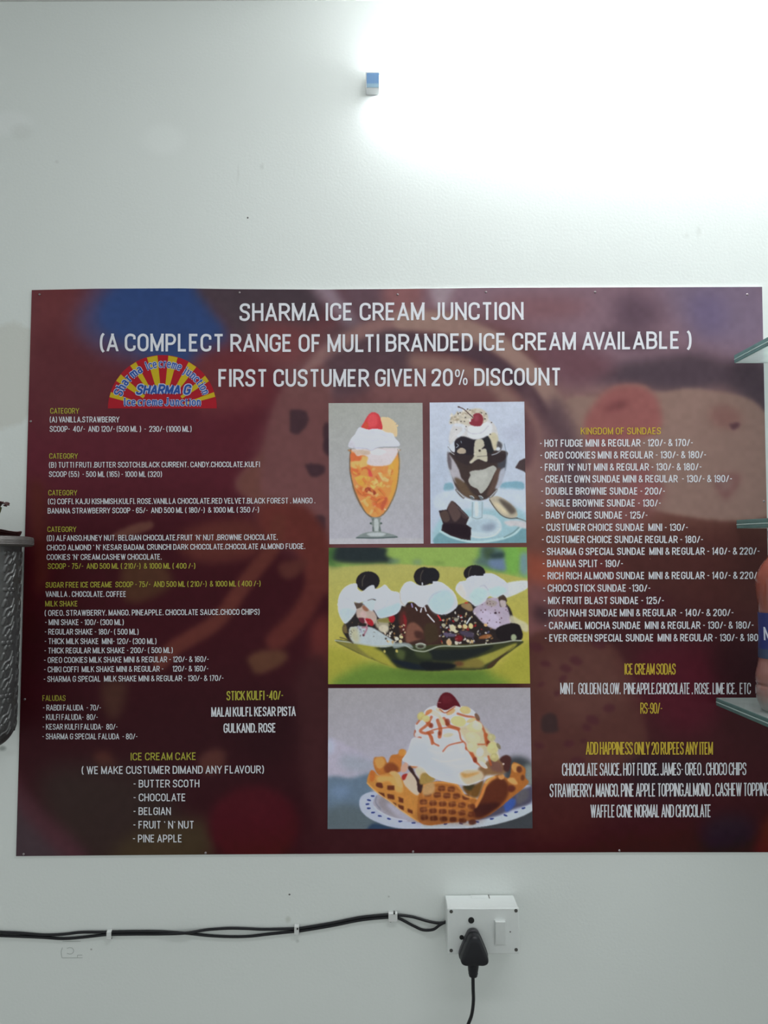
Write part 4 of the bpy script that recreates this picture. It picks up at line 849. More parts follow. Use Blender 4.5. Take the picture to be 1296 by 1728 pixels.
P([(K+560, 1580), (K+800, 1540), (K+1000, 1460), (K+1230, 1370), (K+1235, 1190), (K+1180, 1200), (K+1050, 1260), (K+900, 1360), (K+700, 1480)], (74, 72, 90), 2)
P([(K+900, 1400), (K+960, 1340), (K+1040, 1340), (K+1020, 1420), (K+930, 1490)], (60, 84, 150), 1.5); E(K+1090, 1300, 40, 40, (86, 92, 140), 2); P([(K+1060, 1250), (K+1180, 1230), (K+1180, 1330), (K+1060, 1400)], (88, 86, 92), 2.5)
P([(K+0, 1620), (K+600, 1590), (K+1000, 1490), (K+1220, 1400), (K+1240, 1470), (K+1000, 1580), (K+600, 1665), (K+0, 1690)], (170, 180, 188), 0.7)
for i, (x, y) in enumerate(((545, 1302), (502, 1350), (485, 1398), (500, 1445), (550, 1495), (628, 1535), (735, 1568), (868, 1597), (1022, 1616), (1200, 1628), (K+28, 1628), (K+220, 1628), (K+400, 1622), (K+590, 1603), (K+760, 1568), (K+920, 1528), (K+1045, 1490), (K+1130, 1445))):
    E(x, y, 24, 10, (46, 58, 116), 0.45, 1, rg.uniform(-20, 20)); E(x-14, y-2, 6, 9, (46, 58, 116), 0.4, 0.8)
# waffle
wf = (178, 122, 62); dk = (94, 50, 36)
P([(560, 860), (600, 850), (680, 850), (720, 920), (760, 830), (840, 810), (870, 760), (930, 770), (930, 830), (890, 870), (880, 960), (860, 1020), (740, 1040), (620, 1060), (560, 960)], (172, 106, 52), 0.8)
P([(680, 950), (760, 910), (840, 960), (830, 1020), (700, 1030)], (124, 66, 40), 1.5); E(890, 795, 44, 40, (190, 128, 62), 0.8); P([(570, 870), (660, 850), (690, 920), (640, 980), (590, 960)], (190, 140, 78), 1.2)
P([(520, 1010), (570, 1020), (620, 1060), (740, 1030), (830, 1040), (900, 1120), (960, 1200), (1050, 1260), (1150, 1180), (1244, 1160), (1300, 1200), (1300, 1610), (1080, 1600), (900, 1480), (760, 1370), (600, 1260), (480, 1150)], wf, 0.6)
P([(520, 1010), (570, 1020), (560, 1120), (510, 1120)], (176, 100, 50), 1); P([(600, 1080), (720, 1070), (830, 1090), (900, 1240), (820, 1250), (740, 1130), (620, 1150)], (206, 158, 92), 1.5)
P([(590, 1150), (650, 1150), (660, 1210), (590, 1190)], dk, 0.7)
for q in ([(715, 1180), (800, 1180), (800, 1235), (715, 1230)], [(600, 1255), (680, 1270), (690, 1330), (660, 1310)], [(715, 1275), (795, 1290), (800, 1345), (720, 1330)], [(845, 1310), (900, 1330), (905, 1385), (850, 1370)], [(770, 1370), (820, 1390), (820, 1430)], [(840, 1400), (910, 1420), (910, 1470), (850, 1450)], [(950, 1445), (1010, 1470), (1010, 1510), (955, 1490)]):
    P(q, dk, 0.8, sm=False)
Ln([(480, 1150), (600, 1262), (760, 1375), (900, 1485), (1080, 1602)], 12, (206, 160, 96), 0.6)
P([(1090, 1370), (1130, 1320), (1244, 1260), (K+60, 1300), (K+60, 1600), (1120, 1600), (1080, 1500)], (140, 84, 48), 1.5)
P([(1140, 1390), (1230, 1330), (1244, 1400), (1160, 1480)], (74, 38, 34), 1.5); P([(1090, 1500), (1160, 1480), (1180, 1540), (1110, 1560)], (96, 52, 40), 1.2); P([(1120, 1290), (1200, 1250), (1200, 1330), (1120, 1360)], (110, 60, 44), 2)
# waffle bowl right
P([(K-80, 1200), (K+0, 1150), (K+150, 1130), (K+330, 1150), (K+400, 1220), (K+450, 1290), (K+560, 1320), (K+600, 1340), (K+650, 1200), (K+720, 1090), (K+790, 1060), (K+860, 1050), (K+960, 1090), (K+1000, 920), (K+1060, 920), (K+1150, 980), (K+1150, 1080), (K+1190, 1140), (K+1120, 1220), (K+980, 1330), (K+850, 1440), (K+650, 1560), (K+300, 1612), (K-80, 1612)], (158, 98, 50), 0.8)
P([(K+600, 1350), (K+680, 1200), (K+800, 1100), (K+900, 1100), (K+960, 1200), (K+930, 1330), (K+820, 1440), (K+640, 1550), (K+560, 1480)], (86, 46, 34), 2)
P([(K+560, 1420), (K+760, 1380), (K+860, 1400), (K+700, 1520), (K+560, 1560)], (60, 34, 32), 2.5)
Ln([(K+570, 1420), (K+640, 1290), (K+680, 1180), (K+740, 1110), (K+790, 1080)], 42, (188, 122, 66), 1); Ln([(K+690, 1150), (K+740, 1095), (K+785, 1075)], 20, (216, 170, 104), 0.8); E(K+870, 1075, 36, 34, (200, 140, 84), 0.8)
P([(K+990, 940), (K+1060, 925), (K+1120, 980), (K+1090, 1010), (K+1020, 1020)], (198, 142, 80), 1); E(K+1080, 990, 36, 40, (96, 54, 40), 1); E(K+985, 1215, 50, 42, (92, 48, 38), 1.2); P([(K+940, 1110), (K+1010, 1090), (K+1060, 1160), (K+1000, 1160)], (206, 156, 94), 1); E(K+1120, 1090, 24, 34, (104, 60, 40), 1)
for r_, (yy, off) in enumerate(((1205, 60), (1290, -10), (1385, -40), (1475, -60), (1565, -30))):
    for c_ in range(6):
        x = K+off+c_*112+ (r_ % 2)*20; y = yy-10*abs(c_-1.5)+c_*c_*3+ (0 if r_ else 10)
        if x < K+560 and not (r_ == 0 and (c_ == 0 or c_ > 2)): P([(x-36, y-22), (x+34, y-28), (x+42, y+22), (x-30, y+30)], dk if r_ < 4 else (72, 38, 30), 0.9, 0.9)
Ln([(K-60, 1190), (K+20, 1160), (K+150, 1145), (K+330, 1165), (K+400, 1230), (K+450, 1300), (K+580, 1330)], 20, (206, 150, 84), 0.9, 0.8)
P([(K+420, 1190), (K+560, 1170), (K+660, 1120), (K+640, 1220), (K+590, 1320), (K+480, 1290)], (104, 74, 40), 1.5); P([(K+430, 1180), (K+560, 1160), (K+500, 1240)], (60, 56, 40), 1.5)
for k in range(6):
    Ln([(K-60, 1225+k*78), (K+120, 1205+k*78), (K+330, 1235+k*76), (K+520, 1330+k*62)], 9, (196, 138, 78), 1.2, 0.55)
for k in range(6):
    Ln([(K-50+k*112, 1190+k*14), (K-30+k*105, 1400+k*8), (K-20+k*92, 1600)], 9, (188, 128, 70), 1.2, 0.5)
P([(K-80, 1500), (K+300, 1540), (K+600, 1480), (K+600, 1612), (K-80, 1612)], (84, 46, 34), 6, 0.45)
# banana and sauce inside the bowl
P([(900, 1130), (960, 1030), (1040, 1040), (1070, 1130), (1090, 1260), (1050, 1290), (960, 1220)], (196, 176, 156), 0.9); P([(950, 970), (1000, 960), (1050, 1060), (1130, 1160), (1110, 1260), (1070, 1240), (1050, 1110)], (58, 40, 40), 0.7)
P([(1040, 1000), (1100, 950), (1170, 990), (1200, 1080), (1160, 1140), (1090, 1090)], (210, 190, 164), 0.9); P([(1130, 1200), (1200, 1150), (1260, 1150), (1260, 1260), (1140, 1290)], (176, 140, 96), 1.5); E(1030, 945, 44, 34, (176, 112, 66), 1)
P([(890, 1060), (950, 1040), (920, 1110), (890, 1110)], (150, 50, 44), 0.7); P([(880, 960), (940, 900), (960, 960), (930, 1020), (880, 1020)], (190, 150, 130), 1); P([(740, 1030), (800, 1010), (860, 1060), (900, 1200), (840, 1180), (800, 1090)], (200, 160, 104), 1)
P([(K-60, 1040), (K+40, 1040), (K+100, 1110), (K+20, 1150), (K-80, 1160)], (150, 124, 70), 1.2)
# cream mountain
P([(890, 880), (960, 770), (1000, 640), (1060, 600), (1040, 480), (1100, 400), (1170, 290), (1260, 250), (K+130, 250), (K+380, 250), (K+540, 300), (K+620, 430), (K+690, 560), (K+790, 660), (K+840, 830), (K+870, 930), (K+900, 1000), (K+800, 1060), (K+700, 1100), (K+600, 1140), (K+480, 1180), (K+400, 1170), (K+200, 1130), (K+60, 1080), (1180, 1040), (1120, 960), (1000, 950), (940, 910)], (204, 206, 216), 0.6)
P([(K+380, 500), (K+640, 480), (K+790, 660), (K+840, 840), (K+880, 960), (K+700, 1060), (K+720, 860), (K+560, 860), (K+440, 640)], (186, 176, 146), 2)
P([(K+600, 980), (K+740, 880), (K+860, 880), (K+930, 1000), (K+860, 1060), (K+700, 1060), (K+640, 1120)], (128, 96, 66), 2); P([(K+730, 880), (K+860, 920), (K+880, 1020), (K+760, 1000)], (112, 80, 70), 1.5)
P([(K+400, 1010), (K+600, 1000), (K+660, 1050), (K+640, 1110), (K+480, 1170), (K+400, 1100)], (196, 178, 150), 1.5); P([(K+400, 1030), (K+480, 1040), (K+620, 1020), (K+560, 1060), (K+440, 1090)], (184, 142, 84), 1.5)
P([(960, 780), (1060, 680), (1200, 700), (K+100, 860), (K+300, 1000), (K+300, 1100), (1200, 1000), (1000, 900)], (196, 204, 222), 4)
Ln([(K+60, 860), (K+200, 900), (K+460, 860)], 12, (190, 180, 168), 1.2, 0.6)
for q, c_ in (([(1010, 700), (1100, 760), (1220, 740)], (182, 190, 208)), ([(980, 840), (1100, 900), (1230, 960)], (186, 192, 206)), ([(K+20, 760), (K+140, 800), (K+300, 760)], (178, 170, 164)), ([(K+240, 930), (K+380, 960), (K+520, 930)], (184, 180, 178)), ([(1150, 880), (K+40, 1010), (K+180, 1060)], (176, 182, 196)), ([(K+300, 620), (K+380, 700), (K+420, 800)], (190, 182, 164)), ([(1120, 640), (1200, 690), (K+60, 760)], (188, 190, 196)), ([(K+110, 560), (K+220, 600), (K+340, 580)], (196, 176, 150))): Ln(q, 16, c_, 2, 0.7); Ln([(K+40, 960), (K+250, 1060), (K+420, 1000)], 10, (180, 184, 194), 1.2, 0.5)
P([(K+850, 880), (K+880, 840), (K+940, 825), (K+985, 870), (K+960, 1010), (K+900, 1000), (K+890, 930)], (72, 44, 42), 1); E(K+895, 928, 12, 12, (200, 180, 170), 0.4)
cm = (166, 84, 50)
for q, wd in (([(1230, 380), (1180, 470), (1100, 540), (1160, 570), (1244, 560)], 34), ([(1040, 540), (1040, 600), (1110, 620)], 18), ([(1060, 460), (1110, 400), (1200, 330)], 22), ([(1200, 570), (1230, 640), (1240, 690)], 34), ([(K+10, 560), (K+60, 610), (K+80, 680), (K+140, 715)], 22), ([(K+130, 420), (K+160, 520), (K+150, 610)], 46), ([(K+0, 560), (K+120, 520), (K+330, 500), (K+380, 560), (K+400, 640), (K+450, 690), (K+460, 760)], 18), ([(K+190, 780), (K+260, 710), (K+420, 670)], 18), ([(K+460, 740), (K+530, 820), (K+580, 910), (K+680, 970)], 26), ([(K+520, 800), (K+570, 890)], 44), ([(K+200, 400), (K+260, 480), (K+370, 520)], 44), ([(K+360, 340), (K+460, 370), (K+560, 390), (K+640, 480), (K+690, 600), (K+700, 680)], 26), ([(K+690, 590), (K+710, 700)], 52), ([(K+600, 700), (K+680, 700)], 16), ([(K+720, 840), (K+750, 940)], 24), ([(K+0, 420), (K+40, 480)], 50)):
    Ln(q, wd, cm, 0.7, 0.85)
for x, y, r in ((K+565, 880, 26), (K+720, 680, 22), (K+240, 440, 34), (K+150, 570, 20), (1230, 480, 24)): E(x, y, r, r*1.3, (120, 50, 36), 1, 0.8)
for x, y, rx, ry, ro, c in ((1110, 370, 45, 50, 20, (186, 176, 110)), (1170, 400, 44, 40, 0, (206, 190, 130)), (K+100, 340, 80, 28, 30, (216, 200, 176)), (K+150, 300, 50, 24, 20, (206, 188, 160)), (K+330, 290, 50, 36, -30, (216, 208, 200)), (K+280, 320, 60, 30, -30, (202, 160, 110)), (K+450, 300, 66, 46, 10, (196, 176, 116)), (K+370, 430, 90, 62, 10, (206, 192, 130)), (K+520, 420, 60, 24, -20, (206, 180, 130)), (K+180, 430, 26, 62, -30, (206, 186, 150)), (K+560, 500, 90, 60, 0, (200, 190, 146)), (K+590, 480, 60, 50, 20, (214, 208, 180)), (K+540, 620, 90, 60, 20, (206, 196, 160)), (K+530, 730, 60, 60, 0, (204, 196, 158)), (K+620, 790, 44, 54, 10, (222, 216, 204)), (K+755, 620, 48, 44, 10, (176, 170, 124)), (K+770, 740, 66, 72, 10, (190, 184, 130)), (K+790, 850, 46, 52, -20, (176, 168, 116)), (K+640, 890, 56, 40, 30, (206, 196, 164)), (K+660, 940, 60, 26, 40, (222, 216, 206)), (K+840, 720, 18, 40, -30, (120, 110, 84)), (K+590, 380, 22, 50, -30, (104, 76, 60)), (1200, 320, 44, 24, -30, (190, 120, 76)), (1060, 590, 26, 30, 0, (206, 196, 200)), (K+250, 590, 60, 24, -10, (206, 190, 160))):
    E(x, y, rx, ry, c, 0.7, 0.92, ro); E(x-rx*.2, y-ry*.25, rx*.45, ry*.4, tuple(min(255, v+16) for v in c), 0.9, 0.8, ro)
P([(K+120, 250), (K+150, 150), (K+200, 98), (K+270, 100), (K+330, 150), (K+395, 260), (K+330, 250), (K+230, 300), (K+160, 280)], (84, 28, 36), 0.6); P([(K+180, 140), (K+250, 130), (K+300, 200), (K+200, 220)], (98, 36, 44), 1.5, 0.7); Ln([(K+130, 212), (K+165, 212)], 6, (170, 110, 116), 0.4)
Ln([(K+150, 290), (K+220, 330), (K+330, 260)], 12, (150, 74, 50), 0.7)
cv.mottle(7, 0.02, 11); cv.mottle(2.4, 0.018, 12); cv.mottle(0.9, 0.012, 13)
cv.mesh('printed_photo', quadmap((554, 1161.3), (894.8, 1160.5), (898.6, 1397.8), (552.8, 1399)), YP, pm2, board)['label'] = 'printed photo of a caramel sundae in a waffle basket on a plate'

# ---- emblem
red = mat('emblem_red', (172, 30, 44), 0.4, spec=.15); yel = mat('emblem_yellow', (200, 172, 36), 0.4, spec=.15)
blu = mat('emblem_blue', (48, 84, 160), 0.4, spec=.15); lil = mat('emblem_pale', (190, 196, 226), 0.4, spec=.15)
def zl(x, y): return (170+x/6.171, 590+y/6.171)
arc = [zl(642+567*math.cos(math.radians(a)), 612-556*math.sin(math.radians(a))) for a in range(0, 181, 5)]
em = flat_polys('printed_emblem', [arc], -0.00345, red, board); em['label'] = 'half round emblem of red and yellow rays with blue lettering'
rays = []
for a1, a2 in ((159.8, 165.3), (138.7, 147), (118.6, 125.6), (95.4, 106.4), (84.1, 74.4), (62.1, 52.7), (39.9, 32.9), (20.3, 15.2)):
    def hit(a, f):
        ca, sa = math.cos(math.radians(a)), math.sin(math.radians(a))
        t = 567.0
        for _k in range(30):
            x, y = 645+ca*t, 640-sa*t
            q = ((x-642)/567)**2+((612-y)/556)**2; t /= math.sqrt(q)
        return zl(645+ca*t*f*0.995, 640-sa*t*f*0.995)
    rays.append([hit(a1, 1), hit(a2, 1), hit(a2, .33 if 60 < a2 < 120 else .42), hit(a1, .33 if 60 < a2 < 120 else .42)])
flat_polys('ray', rays, -0.00355, yel, em)
def arc_text(text, cx, cy, rx, ry, a0, a1, cap, m, y0, sw, grow):
    """slab letters set along an arc"""
    lay, tot = layout(text, .13, .09); V = []; Fc = []
    for ch, xo in lay:
        if ch == ' ': continue
        gw, paths = G[ch]
        for closed, p in paths:
            q = rnd([((xo+.065+c[0]*gw), c[1])+((c[2],) if len(c) > 2 else ()) for c in p], bool(closed))
            def place(a, b):
                t = math.radians(a0+(a1-a0)*(a/cap)/tot); k = b
                return w(*zl(cx+(rx+k)*math.cos(t), cy-(ry+k)*math.sin(t)), y0)
            ribbon([(c[0]*cap, c[1]*cap) for c in q], bool(closed), sw*cap/2+grow, V, Fc, place, None)
    return mesh_obj('lettering', V, Fc, m, em)
for m_, y_, g_ in ((lil, -0.00362, 7), (blu, -0.0038, 1)):
    arc_text('Sharma', 645, 600, 446, 420, 164, 117, 82, m_, y_, .15, g_)
    arc_text('ſce creme', 645, 600, 440, 420, 112, 66, 76, m_, y_, .12, g_)
    arc_text('junction', 645, 600, 446, 410, 62, 18, 74, m_, y_, .13, g_)
def zline(text, x0, x1, yb, cap, m, y0, sw, sl, grow):
    lay, tot = layout(text, .13, .1); kx = (x1-x0)/tot; V = []; Fc = []
    for ch, xo in lay:
        if ch == ' ': continue
        gw, paths = G[ch]
        for closed, p in paths:
            q = rnd([((xo+.065+c[0]*gw), c[1])+((c[2],) if len(c) > 2 else ()) for c in p], bool(closed))
            ribbon([(x0+c[0]*kx+c[1]*cap*sl, c[1]*cap) for c in q], bool(closed), sw*cap/2+grow, V, Fc, lambda a, b: w(*zl(a, yb-b), y0), None)
    return mesh_obj('lettering', V, Fc, m, em)
for m_, y_, g_ in ((lil, -0.0040, 10), (blu, -0.0042, 1)):
    zline('SHARMA G', 368, 925, 460, 88, m_, y_, .22, .22, g_)
for m_, y_, g_ in ((lil, -0.00385, 7), (blu, -0.0040, 1)):
    zline('ſce creme ĵunction', 236, 1045, 578, 70, m_, y_, .15, 0, g_)

# ---- lettering
wh = mat('white_print', (0.80, 0.80, 0.86), 0.4, spec=.15); ye = mat('yellow_print', (0.47, 0.43, 0.06), 0.4, spec=.15); ye2 = mat('golden_print', (0.62, 0.44, 0.05), 0.4, spec=.15)
T = [
 ('SHARMA ICE CREAM JUNCTION', 404, 883.5, [(404, 541.8), (883, 539.6)], 30, wh, .14),
 ('(A COMPLECT RANGE OF MULTI BRANDED ICE CREAM AVAILABLE )', 168.4, 1167, [(168, 592.7), (600, 594.2), (1167, 588.6)], 30, wh, .14),
 ('FIRST CUSTUMER GIVEN 20% DISCOUNT', 368.7, 947, [(368, 652.6), (600, 652.7), (947, 650.3)], 29.8, wh, .14),
 ('CATEGORY', 84.8, 133.4, [(84, 698)], 9.4, ye, .13),
 ('(A) VANILLA,STRAWBERRY', 84, 201.3, [(84, 712.8)], 9.8, wh, .13),
 ('SCOOP-  40/-  AND 120/- (500 ML )  -  230/- (1000 ML)', 84, 323.2, [(84, 728.7)], 9.8, wh, .13),
 ('CATEGORY', 83.1, 131.3, [(83, 774)], 9, ye, .13),
 ('(B) TUTTI FRUTI ,BUTTER SCOTCH,BLACK CURRENT, CANDY,CHOCOLATE,KULFI', 82.7, 438.5, [(82, 789.3), (438, 788.3)], 9.5, wh, .13),
 ('SCOOP (55)  - 500 ML (165) - 1000 ML (320)', 82.7, 273.2, [(82, 804.9)], 9.5, wh, .13),
 ('CATEGORY', 81.6, 130.2, [(81, 836)], 9, ye, .13),
 ('(C) COFFI, KAJU KISHMISH,KULFI, ROSE,VANILLA CHOCOLATE,RED VELVET,BLACK FOREST , MANGO ,', 81, 532, [(81, 851), (532, 849.4)], 9.6, wh, .13),
 ('BANANA STRAWBERRY SCOOP - 65/-  AND 500 ML ( 180/-)  & 1000 ML ( 350 /-)', 80.5, 437, [(80, 866.7), (437, 864.8)], 9.5, wh, .13),
 ('CATEGORY', 80, 128.7, [(80, 897.6)], 9, ye, .13),
 ("(D) ALFANSO,HUNEY NUT, BELGIAN CHOCOLATE,FRUIT 'N' NUT ,BROWNIE CHOCOLATE,", 79, 468.7, [(79, 912.9), (468, 911.1)], 9.6, wh, .13),
 ("CHOCO ALMOND ' N' KESAR BADAM, CRUNCHI DARK CHOCOLATE,CHOCOLATE ALMOND FUDGE,", 79, 515, [(79, 928.9), (515, 926.5)], 9.6, wh, .13),
 ("COOKIES 'N' CREAM,CASHEW CHOCOLATE,", 78.8, 272.8, [(79, 944.9), (273, 944.4)], 9.6, wh, .13),
 ('SCOOP - 75/-  AND 500 ML ( 210/-)  & 1000 ML ( 400 /-)', 80.7, 329.5, [(80, 960.2), (329, 959.6)], 9.6, ye, .13),
 ('SUGAR FREE ICE CREAME  SCOOP - 75/-  AND 500 ML ( 210/-)  & 1000 ML ( 400 /-)', 77, 439.6, [(77, 991.9), (439, 989.4)], 9.6, ye, .13),
 ('VANILLA , CHOCOLATE, COFFEE', 77, 212.8, [(77, 1007.3)], 9.6, wh, .13),
 ('MILK SHAKE', 76.4, 131, [(76, 1023.4)], 9.4, ye, .13),
 ('( OREO, STRAWBERRY, MANGO, PINEAPPLE, CHOCOLATE SAUCE,CHOCO CHIPS)', 75.4, 438, [(75, 1039.4), (438, 1037.3)], 9.8, wh, .13),
 ('- MINI SHAKE - 100/- (300 ML)', 76, 208.8, [(76, 1054.9)], 9.8, wh, .13),
 ('- REGULAR SHAKE - 180/- ( 500 ML)', 75.4, 233.8, [(76, 1070.9)], 9.8, wh, .13),
 ('- THICK MILK SHAKE  MINI- 120/- (300 ML)', 75.2, 264, [(76, 1086.9)], 9.8, wh, .13),
 ('- THICK REGULAR MILK SHAKE - 200/- ( 500 ML)', 74.8, 291.5, [(76, 1102.7), (291, 1102)], 9.8, wh, .13),
 ('- OREO COOKIES MILK SHAKE MINI & REGULAR - 120/- & 160/-', 74.2, 352.3, [(74, 1118.7), (352, 1117.1)], 9.8, wh, .13),
 ('- CHIKI COFFI  MILK SHAKE MINI & REGULAR -      120/- & 160/-', 74.2, 351.7, [(74, 1134.6), (352, 1133)], 9.8, wh, .13),
 ('- SHARMA G SPECIAL  MILK SHAKE MINI & REGULAR - 130/- & 170/-', 73.6, 377.3, [(74, 1150.8), (377, 1149)], 9.8, wh, .13),
 ('FALUDAS', 71.8, 110.6, [(72, 1182.7)], 9.4, ye, .11),
 ('- RABDI FALUDA  - 70/-', 72.5, 170.4, [(72, 1199)], 9.8, wh, .12),
 ('- KULFI FALUDA-  80/-', 72, 165, [(72, 1215)], 9.8, wh, .12),
 ('- KESAR KULFI FALUDA-  80/-', 71.8, 198.4, [(72, 1231.3)], 9.8, wh, .12),
 ('- SHARMA G SPECIAL FALUDA  - 80/-', 71.4, 232, [(72, 1247.6)], 9.8, wh, .12),
 ('STICK KULFI -40/-', 382.6, 478, [(382, 1181.9), (478, 1181)], 15.8, ye, .13),
 ('MALAI KULFI, KESAR PISTA', 356.9, 498.7, [(357, 1209.6), (498, 1208.2)], 16, wh, .13),
 ('GULKAND, ROSE', 377.5, 465.3, [(377, 1236.8), (465, 1236)], 16, wh, .13),
 ('ICE CREAM CAKE', 220.5, 331, [(220, 1283.2), (331, 1282.5)], 12.9, ye, .13),
 ('( WE MAKE CUSTUMER DIMAND ANY FLAVOUR)', 137.8, 445.4, [(138, 1306.4), (445, 1305)], 13.2, wh, .13),
 ('- BUTTER SCOTH', 225, 336.5, [(225, 1329), (336, 1328.5)], 13, wh, .13),
 ('- CHOCOLATE', 225, 313.3, [(225, 1352.1)], 13, wh, .13),
 ('- BELGIAN', 225, 288.3, [(225, 1375.3)], 13, wh, .13),
 ("- FRUIT ' N' NUT", 224.6, 327.5, [(225, 1398.2)], 13, wh, .13),
 ('- PINE APPLE', 224, 307.2, [(225, 1421.4)], 13, wh, .13),
 ('KINGDOM OF SUNDAES', 980, 1115.4, [(980, 733.3), (1115, 733)], 11.8, ye2, .13),
 ('- HOT FUDGE MINI & REGULAR - 120/- & 170/-', 910.7, 1169.5, [(910, 754.2), (1170, 753)], 12.4, wh, .15),
 ('- OREO COOKIES MINI & REGULAR - 130/- & 180/-', 911.3, 1191.8, [(910, 774.4), (1192, 773.4)], 12.4, wh, .15),
 ("- FRUIT 'N' NUT MINI & REGULAR - 130/- & 180/-", 911.3, 1184, [(910, 794.7), (1184, 793.8)], 12.4, wh, .15),
 ('- CREATE OWN SUNDAE MINI & REGULAR  - 130/- & 190/-', 912.2, 1235.5, [(910, 814.6), (1235, 813.8)], 12.4, wh, .15),
 ('- DOUBLE BROWNIE SUNDAE - 200/-', 912.8, 1122.4, [(910, 834.8)], 12.4, wh, .15),
 ('- SINGLE BROWNIE SUNDAE - 130/-', 912.9, 1115.4, [(910, 855)], 12.4, wh, .15),
 ('- BABY CHOICE SUNDAE - 125/-', 913, 1093, [(910, 875.4)], 12.4, wh, .15),
 ('- CUSTUMER CHOICE SUNDAE  MINI - 130/-', 913.7, 1161, [(910, 896)], 12.4, wh, .15),
 ('- CUSTUMER CHOICE SUNDAE REGULAR - 180/-', 914, 1186.6, [(910, 916.4)], 12.4, wh, .15),
 ('- SHARMA G SPECIAL SUNDAE  MINI & REGULAR - 140/- & 220/-', 914.7, 1282, [(910, 936.8), (1282, 936)], 12.4, wh, .15),
 ('- BANANA SPLIT - 190/-', 915.3, 1051.5, [(910, 957)], 12.4, wh, .15),
 ('- RICH RICH ALMOND SUNDAE  MINI & REGULAR - 140/- & 220/-', 915.9, 1283, [(910, 977.8), (1282, 977)], 12.4, wh, .15),
 ('- CHOCO STICK SUNDAE -130/-', 916, 1097.7, [(910, 998.5)], 12.4, wh, .15),
 ('- MIX FRUIT BLAST SUNDAE - 125/-', 916.8, 1120.6, [(910, 1019.4)], 12.4, wh, .15),
 ('- KUCH NAHI SUNDAE MINI & REGULAR  - 140/- & 200/-', 917.4, 1238, [(910, 1040.5), (1238, 1039.8)], 12.4, wh, .15),
 ('- CARAMEL MOCHA SUNDAE  MINI & REGULAR - 130/- & 180/-', 918.3, 1272, [(910, 1061.9), (1272, 1061)], 12.6, wh, .15),
 ('- EVER GREEN SPECIAL SUNDAE  MINI & REGULAR - 130/- & 180/-', 919, 1291, [(910, 1082.9), (1291, 1082)], 12.6, wh, .15),
 ('ICE CREAM SODAS', 1054.3, 1139.8, [(1054, 1138.4)], 18.8, ye2, .10),
 ('MINT,  GOLDEN GLOW,  PINEAPPLE,CHOCOLATE , ROSE, LIME ICE,  ETC', 945.8, 1266.6, [(945, 1171.4)], 19.2, wh, .09),
 ('RS-90/-', 1080.9, 1117.5, [(1080, 1204.3)], 18.6, ye2, .09),
 ('ADD HAPPINESS ONLY 20 RUPEES ANY ITEM', 989.2, 1202.5, [(989, 1273.4)], 21.4, ye2, .10),
 ('CHOCOLATE SAUCE, HOT FUDGE, JAMES- OREO , CHOCO CHIPS', 948.9, 1259, [(948, 1309.2), (1259, 1308)], 21.4, wh, .09),
 ('STRAWBERRY, MANGO, PINE APPLE TOPPING,ALMOND , CASHEW TOPPING', 928, 1298, [(928, 1345.2), (1298, 1343)], 22.4, wh, .09),
 ('WAFFLE CONE NORMAL AND CHOCOLATE', 997, 1199.5, [(997, 1379.6), (1199, 1379)], 21.6, wh, .09),
]
for t in T:
    lettering(t[0], t[1], t[2], t[3], t[4], t[5], board, sw=t[6], sp=0.11 if t[4] < 25 else 0.10)
# ================================================================ nails of the board
nail_m = mat('nail_steel', (150, 140, 142), 0.35, 0.7)
for i, (px, py, lab) in enumerate(((67, 497, 'small nail in the upper left corner of the menu board'), (404, 494, 'small nail in the board top edge above the first word of the title'), (671, 497, 'small nail in the board top edge above the middle of the title'), (820, 493, 'small nail in the board top edge above the last word of the title'), (1004, 493, 'small nail in the board top edge right of the title'), (1261, 497, 'small nail in the upper right corner of the menu board'), (52, 711, 'small nail in the left board edge beside the first category lines'), (42, 1180, 'small nail in the left board edge beside the faludas heading'), (40, 1441, 'small nail in the lower left corner of the menu board'), (347, 1439, 'small nail in the board bottom edge below the word apple'), (697, 1437, 'small nail in the board bottom edge below the waffle photo'), (1045, 1435, 'small nail in the board bottom edge below the waffle cone line'), (1289, 846, 'small nail in the right board edge above the middle glass shelf'))):
    x, y, z = w(px, py, -0.003)
    prof = [(.0019, -0.0030), (.0019, -0.0040), (.0013, -0.0047), (.0004, -0.0049)]
    V = []; Fc = []; n = 12
    for r, yy in prof:
        for k in range(n): V.append((x+r*math.cos(k*6.2832/n), yy, z+r*math.sin(k*6.2832/n)))
    for a in range(3):
        for k in range(n): Fc.append((a*n+k, a*n+(k+1) % n, (a+1)*n+(k+1) % n, (a+1)*n+k))
    Fc += [tuple(range(n)), tuple(3*n+k for k in range(n))[::-1]]
    tag(mesh_obj('nail', V, Fc, nail_m), lab, 'nail', 'nails holding the menu board')

